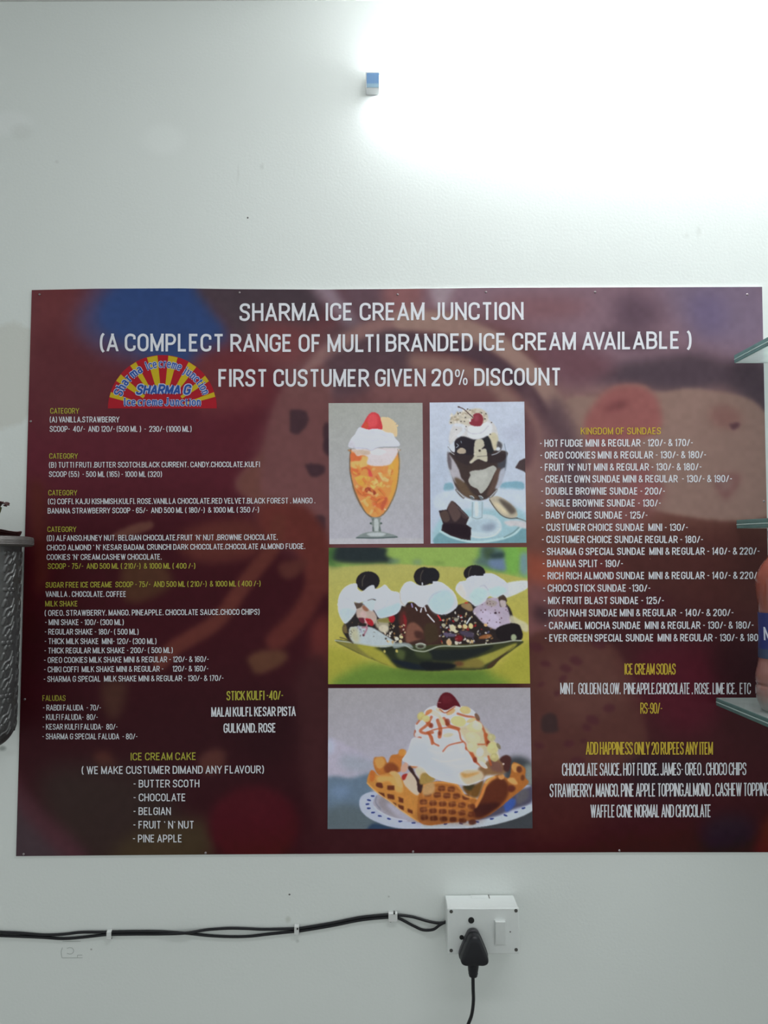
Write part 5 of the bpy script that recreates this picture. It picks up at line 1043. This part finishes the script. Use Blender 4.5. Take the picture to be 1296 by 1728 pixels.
# ================================================================ tube light
YF = -0.0215
x0, _, zt = w(617, 120.4, YF); zb = w(617, 148, YF)[2]; x1 = w(640.5, 135, YF)[0]
tl = thing('tube_light', 'glowing slim tube light with a blue end on the wall above the menu board', 'light', w(640, 140, -0.01))
hous = mat('fitting_white', (226, 228, 230), 0.4)
XL = x0+1.2; LC = x1-x0
bm_obj('back_channel', box_bm(x0+.002, XL-.002, -0.0014, -0.0003, zb+.003, zt-.003, .0003), hous, tl)
def end_cap(a, b, n):
    cap = bm_obj('end_cap', box_bm(a, b, YF+.0008, -0.0003, zb, zt, .0012, 3), hous, tl)
    m = bpy.data.materials.new('cap_blue'); m.use_nodes = True; nt = m.node_tree; p = nt.nodes['Principled BSDF']; p.inputs['Roughness'].default_value = .35
    tc = nt.nodes.new('ShaderNodeTexCoord'); sp = nt.nodes.new('ShaderNodeSeparateXYZ'); nt.links.new(tc.outputs['Object'], sp.inputs[0])
    mr = nt.nodes.new('ShaderNodeMapRange'); mr.inputs[1].default_value = zb+.006; mr.inputs[2].default_value = zb+.009; nt.links.new(sp.outputs[2], mr.inputs[0])
    mx = nt.nodes.new('ShaderNodeMix'); mx.data_type = 'RGBA'; nt.links.new(mr.outputs[0], mx.inputs[0]); mx.inputs[6].default_value = col((142, 172, 192)); mx.inputs[7].default_value = col((104, 142, 186))
    nt.links.new(mx.outputs[2], p.inputs['Base Color'])
    o = bm_obj('coloured_panel', box_bm(a+.0016, b-.0002, YF, YF+.001, zb+.0006, zt-.0026, .0004, 2), m, cap); o['label'] = 'blue front panel'
end_cap(x0, x1, 0); end_cap(XL-LC, XL, 1)
em_m = bpy.data.materials.new('tube_glow'); em_m.use_nodes = True; nt = em_m.node_tree
for n in list(nt.nodes): nt.nodes.remove(n)
eo = nt.nodes.new('ShaderNodeOutputMaterial'); en = nt.nodes.new('ShaderNodeEmission')
en.inputs[0].default_value = TUBE_COLOR+(1,); en.inputs[1].default_value = TUBE_STRENGTH; nt.links.new(en.outputs[0], eo.inputs[0])
# half round diffuser, a little slimmer than the caps
V = []; Fc = []; n = 14; hz = (zt-zb)/2-.0012; zc = (zt+zb)/2
prof = [(-.0015, -hz)]+[(-.0085-(.0205-.0085)*math.cos(math.radians(t))**.7, hz*math.sin(math.radians(t))) for t in np.linspace(-89, 89, n)]+[(-.0015, hz)]
for xx in (x1-.0004, XL-LC+.0004):
    for y, z in prof: V.append((xx, y, zc+z))
m_ = len(prof)
for k in range(m_-1): Fc.append((k, k+1, m_+k+1, m_+k))
Fc += [tuple(range(m_))[::-1], tuple(range(m_, 2*m_))]
mesh_obj('diffuser', V, Fc, em_m, tl)
# ================================================================ socket box
bx = thing('switch_socket_box', 'white surface mounted electrical box with socket and rocker switch', 'socket', w(812, 1560, 0))
plast = noise_tint(mat('box_plastic', (0.70, 0.725, 0.72), 0.4), 120, 0.03)
FX = -0.051
a = w(754.5, 1533, FX); b_ = w(877, 1610, FX)
BX0, BX1, BZ1, BZ0 = a[0], b_[0], a[2], b_[2]
bm_obj('back_box', box_bm(BX0+.0006, BX1-.0006, FX+.006, -0.0004, BZ0+.0006, BZ1-.0006, .0012, 2), plast, bx)
fp = bm_obj('face_plate', box_bm(BX0, BX1, FX, FX+.0055, BZ0, BZ1, .0016, 3), plast, bx)
# knock-out lip on the top edge
lipx0, lipx1 = w(794, 1510)[0], w(823, 1510)[0]
bm_obj('cable_knockout', box_bm(lipx0, lipx1, -0.012, -0.0006, BZ1-.0012, BZ1-.0001, .0003, 1), plast, bx)
bm_obj('knockout_slot', box_bm(lipx1, lipx1+.002, -0.014, -0.0006, BZ1-.0008, BZ1-.0003), mat('slot_shadow', (120, 120, 115), .6), bx)
dark = mat('hole_black', (16, 16, 18), 0.5); scr = mat('screw_steel', (92, 90, 86), 0.4, 0.6)
for px, py in ((761.4, 1538.3), (870.7, 1536.8), (761.4, 1604), (871, 1602.7)):
    q = w(px, py, FX); s_ = cyl_y('screw_recess', q[0], q[2], 0.0027, FX-.0002, FX+.0005, mat('recess_grey', (70, 72, 72), .6), bx)
    cyl_y('screw', q[0], q[2]-.0004, .0021, FX-.0006, FX, scr, s_, 14)
q = w(795, 1552.6, FX); ring = cyl_y('socket_hole', q[0], q[2], .0062, FX-.0008, FX, plast, bx, 28, .0056)
cyl_y('socket_opening', q[0], q[2], .0048, FX-.0012, FX-.0005, dark, ring, 24)
for px in (779,):
    q = w(px, 1581.7, FX); cyl_y('socket_hole', q[0], q[2], .0035, FX-.0004, FX, dark, bx)
q1 = w(835.8, 1551.5, FX-.004); q2 = w(852.8, 1594, FX-.002)
fr = bm_obj('switch_frame', box_bm(q1[0]-.0014, q2[0]+.0014, FX-.0010, FX+.001, q2[2]-.0014, q1[2]-.0020, .0006, 2), plast, bx)
# rocker: wedge whose top stands proud
rx0, rx1, rz0, rz1 = q1[0], q2[0], q2[2], q1[2]-.003
V = [(rx0, FX-.0012, rz0), (rx1, FX-.0012, rz0), (rx1, FX-.0012, rz1), (rx0, FX-.0012, rz1), (rx0, FX-.0016, rz0), (rx1, FX-.0016, rz0), (rx1, FX-.0068, rz1), (rx0, FX-.0068, rz1)]
rk = mesh_obj('rocker_switch', V, [(0, 1, 2, 3), (4, 7, 6, 5), (0, 4, 5, 1), (3, 2, 6, 7), (0, 3, 7, 4), (1, 5, 6, 2)], plast, bx)
bv = rk.modifiers.new('b', 'BEVEL'); bv.width = .0008; bv.segments = 2
q = w(861, 1572.4, FX); cyl_y('indicator', q[0], q[2], .0011, FX-.0003, FX, mat('indicator_grey', (90, 86, 84), .4), bx, 12)
# ---- plug
blk = noise_tint(mat('black_rubber', (22, 22, 28), 0.42, spec=0.4), 300, 0.1); blk2 = mat('plug_grey', (42, 41, 46), 0.42)
pl = thing('power_plug', 'black three pin plug pushed into the wall socket with its cord hanging down', 'plug', w(797, 1590, FX))
cxp, _, czp = w(797.5, 1590, FX)
def plug_outline(sc, dz=0, n=8):
    h_ = [(.0070, .0208), (.0118, .0130), (.0162, .0030), (.0205, -.0075), (.0226, -.0150), (.0208, -.0205), (.0150, -.0232), (.0080, -.0232)]
    pts = [(0, .0232)]+h_+[(0, -.0228)]+[(-a, b) for a, b in h_[::-1]]
    return [(p[0]*sc, p[1]*sc+dz) for p in catmull(pts, n, True)]
def loft(name, layers, m, parent):
    V = []; Fc = []
    for outline, yy in layers:
        for x, z in outline: V.append((cxp+x, yy, czp+z))
    n = len(layers[0][0])
    for i in range(len(layers)-1):
        for k in range(n): Fc.append((i*n+k, (i+1)*n+k, (i+1)*n+(k+1) % n, i*n+(k+1) % n))
    Fc += [tuple(range(n)), tuple((len(layers)-1)*n+k for k in range(n))[::-1]]
    return mesh_obj(name, V, Fc, m, parent, True)
Y0 = FX-.0016
loft('plug_base', [(plug_outline(.97), Y0), (plug_outline(1.0), Y0-.001), (plug_outline(1.0), Y0-.009), (plug_outline(.97), Y0-.0105)], blk2, pl)
loft('plug_cover', [(plug_outline(.95), Y0-.0103), (plug_outline(.955), Y0-.02), (plug_outline(.93), Y0-.0265), (plug_outline(.86), Y0-.0295), (plug_outline(.6), Y0-.0305)], blk, pl)
cy_ = Y0-.017
e1 = w(798.5, 1618, cy_); e2 = w(798.5, 1647, cy_)
tube('strain_relief', [(e1[0], cy_, e1[2]+.004), (e1[0], cy_, (e1[2]*2+e2[2])/3), (e2[0], cy_, (e1[2]+2*e2[2])/3), (e2[0], cy_, e2[2])], .0075, blk, pl, 18, 6, [.0098, .0088, .0078, .0064])
for k in range(3):
    zz = e2[2]+.004+k*.006; r_ = .0070+k*.0006
    lathe('relief_rib', [(r_-.001, zz-.0012), (r_+.0005, zz), (r_-.001, zz+.0012)], e2[0], cy_, blk, pl, 20)
pts = [w(px, py, yy) for px, py, yy in ((798, 1644, cy_), (798.4, 1668, cy_+.002), (798.8, 1690, cy_+.008), (796, 1712, cy_+.016), (789.5, 1730, cy_+.024), (772, 1775, cy_+.035), (755, 1850, -.02), (742, 1960, -.012))]
zf = pts[-1][2]; pts += [(pts[-1][0]-.01, -.010, zf-.15), (pts[-1][0]-.012, -.010, zf-.3)]
tube('power_cord', pts, .0027, blk, pl, 12, 8)
# ================================================================ cables and clips
cab = mat('cable_black', (26, 26, 31), 0.5, spec=0.35); RC = .0022
# the two runs stay a cable's width apart except where one crosses over the other
CA = [(-90, 1570), (-30, 1571), (0, 1573), (32, 1574.5), (74, 1577.6), (107, 1576.5), (136, 1573.3), (175, 1572.9), (187, 1572.4), (230, 1571.8), (270, 1572), (311, 1574.6), (343, 1578), (360, 1579.4), (389, 1580.6), (420, 1580), (454, 1576.3), (499, 1571.6), (507, 1571), (559, 1562.4), (609, 1552.6), (656, 1548), (670, 1548.5), (698, 1562.5), (714, 1569.3), (731, 1568.5), (742, 1561), (753, 1555)]
CB = [(-90, 1578), (-30, 1577.5), (0, 1578.9), (39, 1580.4), (74, 1582), (107, 1584), (139, 1581.7), (175, 1577.6), (187, 1577), (230, 1576.4), (270, 1576.2), (311, 1574.8), (343, 1569.8), (360, 1568), (389, 1566.4), (420, 1567.2), (446, 1568.2), (499, 1567), (507, 1566.4), (559, 1557.8), (609, 1547.9), (656, 1543.4), (671, 1544), (696, 1547.2), (722, 1554.6), (740, 1557.6), (753, 1556.5)]
def cable_pts(L, depth): return [w(px, py, depth(px)) for px, py in L]
ca = tube('cable', cable_pts(CA, lambda x: -.0026 if x < 715 else -.0082), RC, cab, None, 10, 6)
tag(ca, 'black cable along the wall that droops lowest just left of the socket box', 'cable', 'cables clipped along the wall')
cb = tube('cable', cable_pts(CB, lambda x: -.0026 if not 280 < x < 335 else -.0078), RC, cab, None, 10, 6)
tag(cb, 'black cable along the wall that runs straighter and higher into the socket box', 'cable', 'cables clipped along the wall')
clipm = mat('clip_white', (215, 216, 216), 0.4); pin = mat('clip_nail', (60, 58, 56), 0.35, .6)
def clip(px, py, wd, h0, h1, nails, lab):
    """strap arched over the cables with nail eyes"""
    c = thing('cable_clip', lab, 'cable clip', w(px, py, 0), 'white cable clips')
    cx, _, cz = w(px, py); hw = wd/2000
    prof = [(-h0, -.0006), (-h0+.0010, -.0014), (-h0+.0013, -.0056), (-h0+.0024, -.0068), (h1-.0024, -.0068), (h1-.0013, -.0056), (h1-.0010, -.0014), (h1, -.0006)]
    V = []; Fc = []; n = len(prof); th = .0011
    for s in (-1, 1):
        for z, y in prof: V.append((cx+s*hw, y, cz+z))
        for z, y in prof: V.append((cx+s*hw, min(y+th, -.0002), cz+z*.93))
    for i in range(n-1):
        Fc.append((i, i+1, 2*n+i+1, 2*n+i)); Fc.append((n+i, 3*n+i, 3*n+i+1, n+i+1))
        Fc.append((i, n+i, n+i+1, i+1)); Fc.append((2*n+i, 2*n+i+1, 3*n+i+1, 3*n+i))
    Fc += [(0, 2*n, 3*n, n), (n-1, 2*n-1, 4*n-1, 3*n-1)]
    mesh_obj('strap', V, Fc, clipm, c)
    for nx, ny, yy in nails:
        q = w(nx, ny, yy); cyl_y('clip_nail', q[0], q[2], .0014, yy-.0012, -.0002, pin, c, 12)
clip(186, 1576.0, 7.5, .0080, .0080, [(185.3, 1583.2, -.0016)], 'leftmost narrow white clip holding the black cables')
clip(501.3, 1567.5, 7.5, .0085, .0085, [(502, 1567.2, -.0072)], 'middle narrow white clip with a nail in it on the black cables')
clip(663, 1545.5, 14.5, .0085, .0085, [(665.3, 1541.3, -.0072), (659.2, 1554.6, -.0016)], 'wide white clip on the cables nearest the socket box')
# pencil outline on the wall below the cables
pen = mat('pencil_grey', (146, 152, 150), 0.7)
V = []; Fc = []
for closed, path in ((0, [(105.3, 1588.8), (136, 1588.2)]), (0, [(105.5, 1599), (103, 1606, 2), (104.5, 1616.6, 2), (139, 1616.2)]), (0, [(113, 1600.5), (118, 1598.5, 3), (124.6, 1601, 4), (124, 1608.5, 4), (117.5, 1610.5, 3), (113, 1608.6)]), (0, [(130.5, 1615.6), (130.5, 1612), (139, 1611.6)])):
    p = rnd(path, bool(closed)); ribbon(p, bool(closed), .26, V, Fc, lambda a, b: w(a, b, -0.0003), None)
mk = mesh_obj('pencil_mark', V, Fc, pen, wall); mk['label'] = 'faint pencilled letter outline'

# ================================================================ glass shelves
def glass_mat(name, c, dust, alpha=.55):
    m = bpy.data.materials.new(name); m.use_nodes = True; nt = m.node_tree; N = nt.nodes; L = nt.links
    for n in list(N): N.remove(n)
    o = N.new('ShaderNodeOutputMaterial'); g = N.new('ShaderNodeBsdfGlass'); g.inputs['Color'].default_value = c+(1,); g.inputs['Roughness'].default_value = .03; g.inputs['IOR'].default_value = 1.5
    t = N.new('ShaderNodeBsdfTranslucent'); t.inputs[0].default_value = (.78, .81, .80, 1); d = N.new('ShaderNodeBsdfDiffuse'); d.inputs[0].default_value = (.6, .63, .62, 1)
    nz = N.new('ShaderNodeTexNoise'); nz.inputs['Scale'].default_value = 25; tc = N.new('ShaderNodeTexCoord'); L.new(tc.outputs['Object'], nz.inputs['Vector'])
    mr = N.new('ShaderNodeMapRange'); mr.inputs[3].default_value = dust*.8; mr.inputs[4].default_value = dust*1.2; L.new(nz.outputs['Fac'], mr.inputs[0])
    m1 = N.new('ShaderNodeMixShader'); m1.inputs[0].default_value = .5; L.new(t.outputs[0], m1.inputs[1]); L.new(d.outputs[0], m1.inputs[2])
    m2 = N.new('ShaderNodeMixShader'); L.new(mr.outputs[0], m2.inputs[0]); L.new(g.outputs[0], m2.inputs[1]); L.new(m1.outputs[0], m2.inputs[2]); L.new(m2.outputs[0], o.inputs[0])
    return m
gls = glass_mat('dusty_glass', (.84, .92, .90), .40)
edge_d = noise_tint(mat('glass_edge_green', (.15, .28, .265), .15, spec=.7, Transmission_Weight=.3), 40, .25); edge_l = mat('glass_edge_arris', (.42, .54, .52), .3)
metal = mat('bracket_steel', (170, 172, 172), .3, .9)
def shelf(px, py_top, py_bot, lab, tilt=0.0):
    yb = -.012; depth = .27; wid = .46
    x, _, z1 = w(px, py_top, yb); z0 = w(px, py_bot, yb)[2]; t = z1-z0
    s = thing('glass_shelf', lab, 'shelf', (x, yb, z0), 'green edged glass shelves')
    e = .0016
    def shear(bm):
        for v in bm.verts: v.co.z += (v.co.y-yb)*math.tan(math.radians(tilt))
        return bm
    bm_obj('glass_plate', shear(box_bm(x+e, x+wid, yb-depth+e, yb, z0+.0001, z1, .0)), gls, s)
    def band(n, a, b, m, out):
        bm = box_bm(x-out, x+e, yb-depth, yb, z0+t*a, z0+t*b, min(.0009, t*(b-a)*.3), 2); box_bm(x+e, x+wid, yb-depth-out, yb-depth+e, z0+t*a, z0+t*b, min(.0009, t*(b-a)*.3), 2, bm=bm)
        return bm_obj(n, shear(bm), m, s)
    band('polished_edge', .52, 1.0, edge_d, 0); band('polished_edge', 0.0, .40, edge_d, 0); band('edge_arris', .40, .52, edge_l, .0004)
    for bxx in (x+.20, x+.40):
        bm = box_bm(bxx-.006, bxx+.006, -.18, -.0001, z0-.004, z0, .001); box_bm(bxx-.012, bxx+.012, -.0115, -.0001, z0-.06, z0+.02, .002, bm=bm)
        bm_obj('shelf_bracket', shear(bm) if tilt else bm, metal, s)
    return x, z0, z1
SH1 = shelf(1238.5, 599.5, 613, 'highest glass shelf, seen from below beside the board title', 1.4)
SH2 = shelf(1242.5, 877.5, 892, 'middle glass shelf at eye level, seen edge on', 1.7)
SH3 = shelf(1208, 1177.5, 1190.5, 'lowest glass shelf, seen from above, carrying the bottle')

# ================================================================ bottle
BY = -.135; ztop = SH3[2]
cxb = w(1321, 1150, BY)[0]; kpx = (D+BY)/F
def zb_(py): return w(1316, py, BY)[2]
def rb(pxx, py): return cxb-w(pxx, py, BY)[0]
bt = thing('drink_bottle', 'plastic bottle of orange red drink with a blue label on the lowest glass shelf', 'bottle', (cxb, BY, ztop))
prof = [(rb(1300, 1200), ztop+.0002), (rb(1290, 1197), ztop+.002), (rb(1283, 1187), zb_(1187)), (rb(1279.5, 1172), zb_(1172)), (rb(1279, 1160), zb_(1160)), (rb(1280.8, 1155), zb_(1155)), (rb(1279, 1150), zb_(1150)), (rb(1279.3, 1136), zb_(1136)), (rb(1282.5, 1120), zb_(1120)), (rb(1283.5, 1110), zb_(1110)), (rb(1284, 1072), zb_(1072)), (rb(1283.5, 1034), zb_(1034)), (rb(1282.4, 1020), zb_(1020)), (rb(1279.4, 1002), zb_(1002)), (rb(1278.4, 988), zb_(988)), (rb(1279, 974), zb_(974)), (rb(1283, 961), zb_(961)), (rb(1290, 949), zb_(949)), (rb(1297, 939), zb_(939)), (.0125, zb_(925)), (.0115, zb_(916)), (.0115, zb_(908))]
pts = catmull([(p[0], p[1], 0) for p in prof], 4)
pr = [(float(p[0]), float(p[1])) for p in pts]
def bottle_mat():
    m = bpy.data.materials.new('bottle_drink'); m.use_nodes = True; nt = m.node_tree; b = nt.nodes['Principled BSDF']
    tc = nt.nodes.new('ShaderNodeTexCoord'); n = nt.nodes.new('ShaderNodeTexNoise'); n.inputs['Scale'].default_value = 30
    nt.links.new(tc.outputs['Object'], n.inputs['Vector'])
    sp = nt.nodes.new('ShaderNodeSeparateXYZ'); nt.links.new(tc.outputs['Object'], sp.inputs[0])
    z0, z1 = zb_(1200), zb_(940)
    mr = nt.nodes.new('ShaderNodeMapRange'); mr.inputs[1].default_value = z0; mr.inputs[2].default_value = z1; nt.links.new(sp.outputs[2], mr.inputs[0])
    ad = nt.nodes.new('ShaderNodeMath'); ad.operation = 'MULTIPLY_ADD'; nt.links.new(n.outputs['Fac'], ad.inputs[0]); ad.inputs[1].default_value = .35; nt.links.new(mr.outputs[0], ad.inputs[2])
    cr = nt.nodes.new('ShaderNodeValToRGB'); nt.links.new(ad.outputs[0], cr.inputs[0])
    e = cr.color_ramp.elements; e[0].position = .12; e[0].color = col((178, 184, 184)); e[1].position = 1.0; e[1].color = col((150, 80, 66))
    for p, c in ((.28, (166, 160, 158)), (.38, (156, 112, 106)), (.8, (146, 94, 86))):
        k = e.new(p); k.color = col(c)
    nt.links.new(cr.outputs[0], b.inputs['Base Color']); b.inputs['Roughness'].default_value = .12
    b.inputs['Transmission Weight'].default_value = .25; b.inputs['IOR'].default_value = 1.35; b.inputs['Coat Weight'].default_value = .6
    return m
lathe('bottle_body', pr, cxb, BY, bottle_mat(), bt, 64)
lathe('bottle_cap', [(.0122, zb_(908)), (.0128, zb_(907)), (.0128, zb_(896)), (.0115, zb_(895)), (.004, zb_(894.6))], cxb, BY, mat('cap_blue', (36, 58, 130), .35), bt, 40)
rl = rb(1284, 1072)+.0004
lab_m = noise_tint(mat('label_blue', (36, 46, 104), .35), 40, .15); lab_d = mat('label_dark_blue', (54, 66, 92), .4)
lo = lathe('bottle_label', [(rb(1283.5, 1094)+.0005, zb_(1094)), (rl, zb_(1072)), (rl, zb_(1033.5))], cxb, BY, lab_m, bt, 64, False)
lo['label'] = 'blue wrap label with pale lettering'
lathe('label_stripe', [(rb(1283.5, 1110)+.0005, zb_(1110)), (rb(1283.5, 1094)+.0005, zb_(1094))], cxb, BY, lab_d, lo, 64, False)
V = []; Fc = []; capm = zb_(1057)-zb_(1083); lay, tot = layout('N', .14, .1)
def seen_at(an):
    v = ROT.inverted() @ (Vector((cxb-rl*math.sin(an), BY-rl*math.cos(an), zb_(1070)))-CAM)
    return W_/2-F*v.x/v.z
ang0 = min((abs(seen_at(math.radians(k))-1290.5), math.radians(k)) for k in range(20, 85))[1]
for ch, xo in lay:
    for closed, p in G[ch][1]:
        q = [((xo+c[0]*G[ch][0])*capm*.8, c[1]*capm) for c in p]
        ribbon(q, False, capm*.065, V, Fc, lambda a, b: (cxb+(rl+.0004)*math.sin(-ang0+a/rl), BY-(rl+.0004)*math.cos(-ang0+a/rl), zb_(1083)+b), (0, capm))
lt = mesh_obj('lettering', V, Fc, mat('label_white', (206, 212, 224), .4), lo)

# ================================================================ embossed metal vase at the left
VY = -.086; kv = (D+VY)/F
def vx(px, py=1000): return w(px, py, VY)[0]
vcx = vx(-42, 1050)
def vz(py): return w(0, py, VY)[2]
va = thing('embossed_vase', 'dark silver vase embossed with flowers hanging on the wall left of the board', 'vase', (vcx, VY, vz(1262)))
silver = noise_tint(mat('dark_silver', (92, 92, 92), .42, .7), 150, .25, 0.25)
silver2 = noise_tint(mat('worn_silver', (118, 114, 112), .5, .6), 90, .3, 0.3)
R0 = vx(30, 925)-vcx; R1 = vx(20.5, 1222)-vcx
zt_, zbm = vz(921), vz(1262)
H = zt_-zbm; arcw = 2*math.pi*R0
NX, NZ = 560, 420
hm = Canvas(0, 0, arcw*1000, H*1000, NX/(arcw*1000), (0, 0, 0))
mot = arcw*1000/12
def stroke(x, y, pts, wd, amt=1.0):
    for dx in (0, -arcw*1000, arcw*1000):
        if -40 < x+dx < arcw*1000+40: hm.line([(x+dx+a, y+b) for a, b in pts], wd, (amt, amt, amt), .35)
yy = 14; row = 0
while yy < H*1000-20:
    for c in range(12):
        x = (c+.5)*mot
        if c % 2 == 0:
            if row % 3 == 2:
                for k in range(6):
                    a_ = k*math.pi/3; stroke(x+7*math.cos(a_), yy+7*math.sin(a_), [(0, 0), (4*math.cos(a_), 4*math.sin(a_))], 5)
                stroke(x, yy, [(-1, 0), (1, 0)], 6)
            else:
                stroke(x, yy, [(-11, 13), (-6, 4), (4, 0), (10, -12)], 2.6); stroke(x, yy, [(-12, -2), (-8, -10), (-4, -4)], 4.5); stroke(x, yy, [(4, 12), (10, 4), (12, -2)], 4.5); stroke(x, yy, [(-3, 14), (2, 8)], 3)
        else:
            stroke(x, yy-6, [(-6, 4), (0, -3), (5, 3)], 2.4); stroke(x, yy+8, [(5, -3), (0, 4), (-6, -2)], 2.4); stroke(x-11, yy, [(0, -8), (1.5, 0), (0, 8)], 1.6, .8); stroke(x+11, yy, [(0, -8), (-1.5, 0), (0, 8)], 1.6, .8)
    yy += 27; row += 1
hmap = hm.img[..., 0]
V = []; Fc = []
zs = np.linspace(0, 1, NZ)
for j, t in enumerate(zs):
    z = zt_-H*t
    r = R0+(R1-R0)*min(t/.9, 1)
    if t > .875: r *= math.sqrt(max(0, 1-((t-.875)/.128)**2))*.55+.45
    for i in range(NX):
        hh = hmap[min(int(t*(hm.h-1)), hm.h-1), min(int(i/NX*hm.w), hm.w-1)]
        a_ = -math.pi/2+2*math.pi*i/NX
        fade = 1 if .03 < t < .93 else 0
        rr = r+hh*.0016*fade; V.append((vcx+rr*math.cos(a_), VY+rr*math.sin(a_), z))
for j in range(NZ-1):
    for i in range(NX): Fc.append((j*NX+i, (j+1)*NX+i, (j+1)*NX+(i+1) % NX, j*NX+(i+1) % NX))
Fc.append(tuple((NZ-1)*NX+i for i in range(NX)))
mesh_obj('vase_body', V, Fc, silver, va, True)
RR = vx(49.5, 912)-vcx
def rim():
    zt2, zb2 = vz(905.5), vz(921.5); p = [(R0*.9, zt2-.001), (RR-.006, zt2), (RR-.0018, zt2-.001), (RR-.0004, zt2-.0035)]
    n = 4
    for k in range(n):
        a = zt2-.0045-(zt2-zb2-.006)*k/n; d = (zt2-zb2-.006)/n
        p += [(RR-.0012, a), (RR, a-d*.3), (RR, a-d*.7), (RR-.0014, a-d*.95)]
    p += [(RR-.003, zb2), (R0*.98, zb2-.001), (R0*.9, zb2-.001)]
    return p
lathe('vase_rim', rim(), vcx, VY, silver2, va, 96, False)
# back plate and hook that hold the vase
bm_obj('hanging_plate', box_bm(vcx-.02, vcx+.02, -.004, -.0001, vz(1000), vz(922), .001), metal, va)
bm_obj('hanging_hook', box_bm(vcx-.006, vcx+.006, -.03, -.002, vz(960), vz(952), .001), metal, va)
# soil and dried flowers
lathe('dry_filling', [(R0*.96, vz(909)), (R0*.6, vz(907)), (.004, vz(906))], vcx, VY, noise_tint(mat('dry_filling_brown', (60, 42, 36), .8), 80, .4, .6), va, 48, True)
leafm = noise_tint(mat('dried_petal', (62, 22, 24), .5), 90, .35, .3); olive = mat('stem_olive', (74, 78, 40), .6)
fl = thing('dried_flower', 'wilted dark red flower on olive stem standing in the embossed vase', 'flower', (vcx, VY, vz(905)), 'dried flowers in the vase')
tube('stem', [(vx(-40), VY, vz(907)), (vx(-22), VY-.002, vz(890)), (vx(-6), VY-.004, vz(868)), (vx(-1.5), VY-.005, vz(856))], .0028, olive, fl, 10, 6)
def petal(name, pts, wid, parent, m, curl=.3, roll=0.0):
    """curved, cupped petal along a spine"""
    P_ = [Vector(p) for p in catmull(pts, 8)]; V = []; Fc = []; n = len(P_); K_ = 6
    for i, p in enumerate(P_):
        t = i/(n-1); t_ = (P_[min(i+1, n-1)]-P_[max(i-1, 0)]).normalized(); s = t_.cross(Vector((0, 0, 1))); s = s.normalized() if s.length > .01 else Vector((0, 1, 0)); s = (s*math.cos(roll)+Vector((0, 0, 1))*math.sin(roll)).normalized()
        up = s.cross(t_).normalized(); ww = wid*math.sin(math.pi*min(1, .08+t*.92))**.7+.0006
        for k in range(K_+1):
            u = k/K_*2-1; V.append(p+s*u*ww+up*(u*u*ww*curl))
    for i in range(n-1):
        for k in range(K_): Fc.append((i*(K_+1)+k, i*(K_+1)+k+1, (i+1)*(K_+1)+k+1, (i+1)*(K_+1)+k))
    o = mesh_obj(name, V, Fc, m, parent, True); sm = o.modifiers.new('t', 'SOLIDIFY'); sm.thickness = .0012; return o
for e_ in ((vx(8.5), VY-.006, vz(851.5)), (vx(-16), VY-.03, vz(846)), (vx(-20), VY+.02, vz(848)), (vx(-30), VY-.01, vz(842))):
    b0 = Vector((vx(-8), VY-.004, vz(857))); e_ = Vector(e_); mid = (b0+e_)/2+Vector((0, 0, .004))
    petal('petal', [b0, mid, e_+Vector((0, 0, .0005)), e_-Vector((-.001, 0, .003))], .0085, fl, leafm)
lf = thing('dried_leaf', 'curled dark maroon dry leaf lying across the vase rim', 'leaf', (vx(10), VY-.06, vz(904)), 'dried flowers in the vase')
ly = VY-.004
for dz, yo in ((0, 0),):
    petal('leaf_blade', [(vx(-60), ly-.01, vz(899)), (vx(-18), ly, vz(896.5)), (vx(6), ly-.004, vz(897.5)), (vx(24), ly-.006, vz(900.5)), (vx(33), ly-.006, vz(900.5)), (vx(39), ly-.006, vz(897.5))], .0075, lf, leafm, -.3, .75)
tube('leaf_vein', [(vx(-45), ly-.014, vz(896)), (vx(-10), ly-.008, vz(895.5)), (vx(12), ly-.010, vz(898)), (vx(30), ly-.010, vz(900.8))], .0009, leafm, lf, 8, 6)
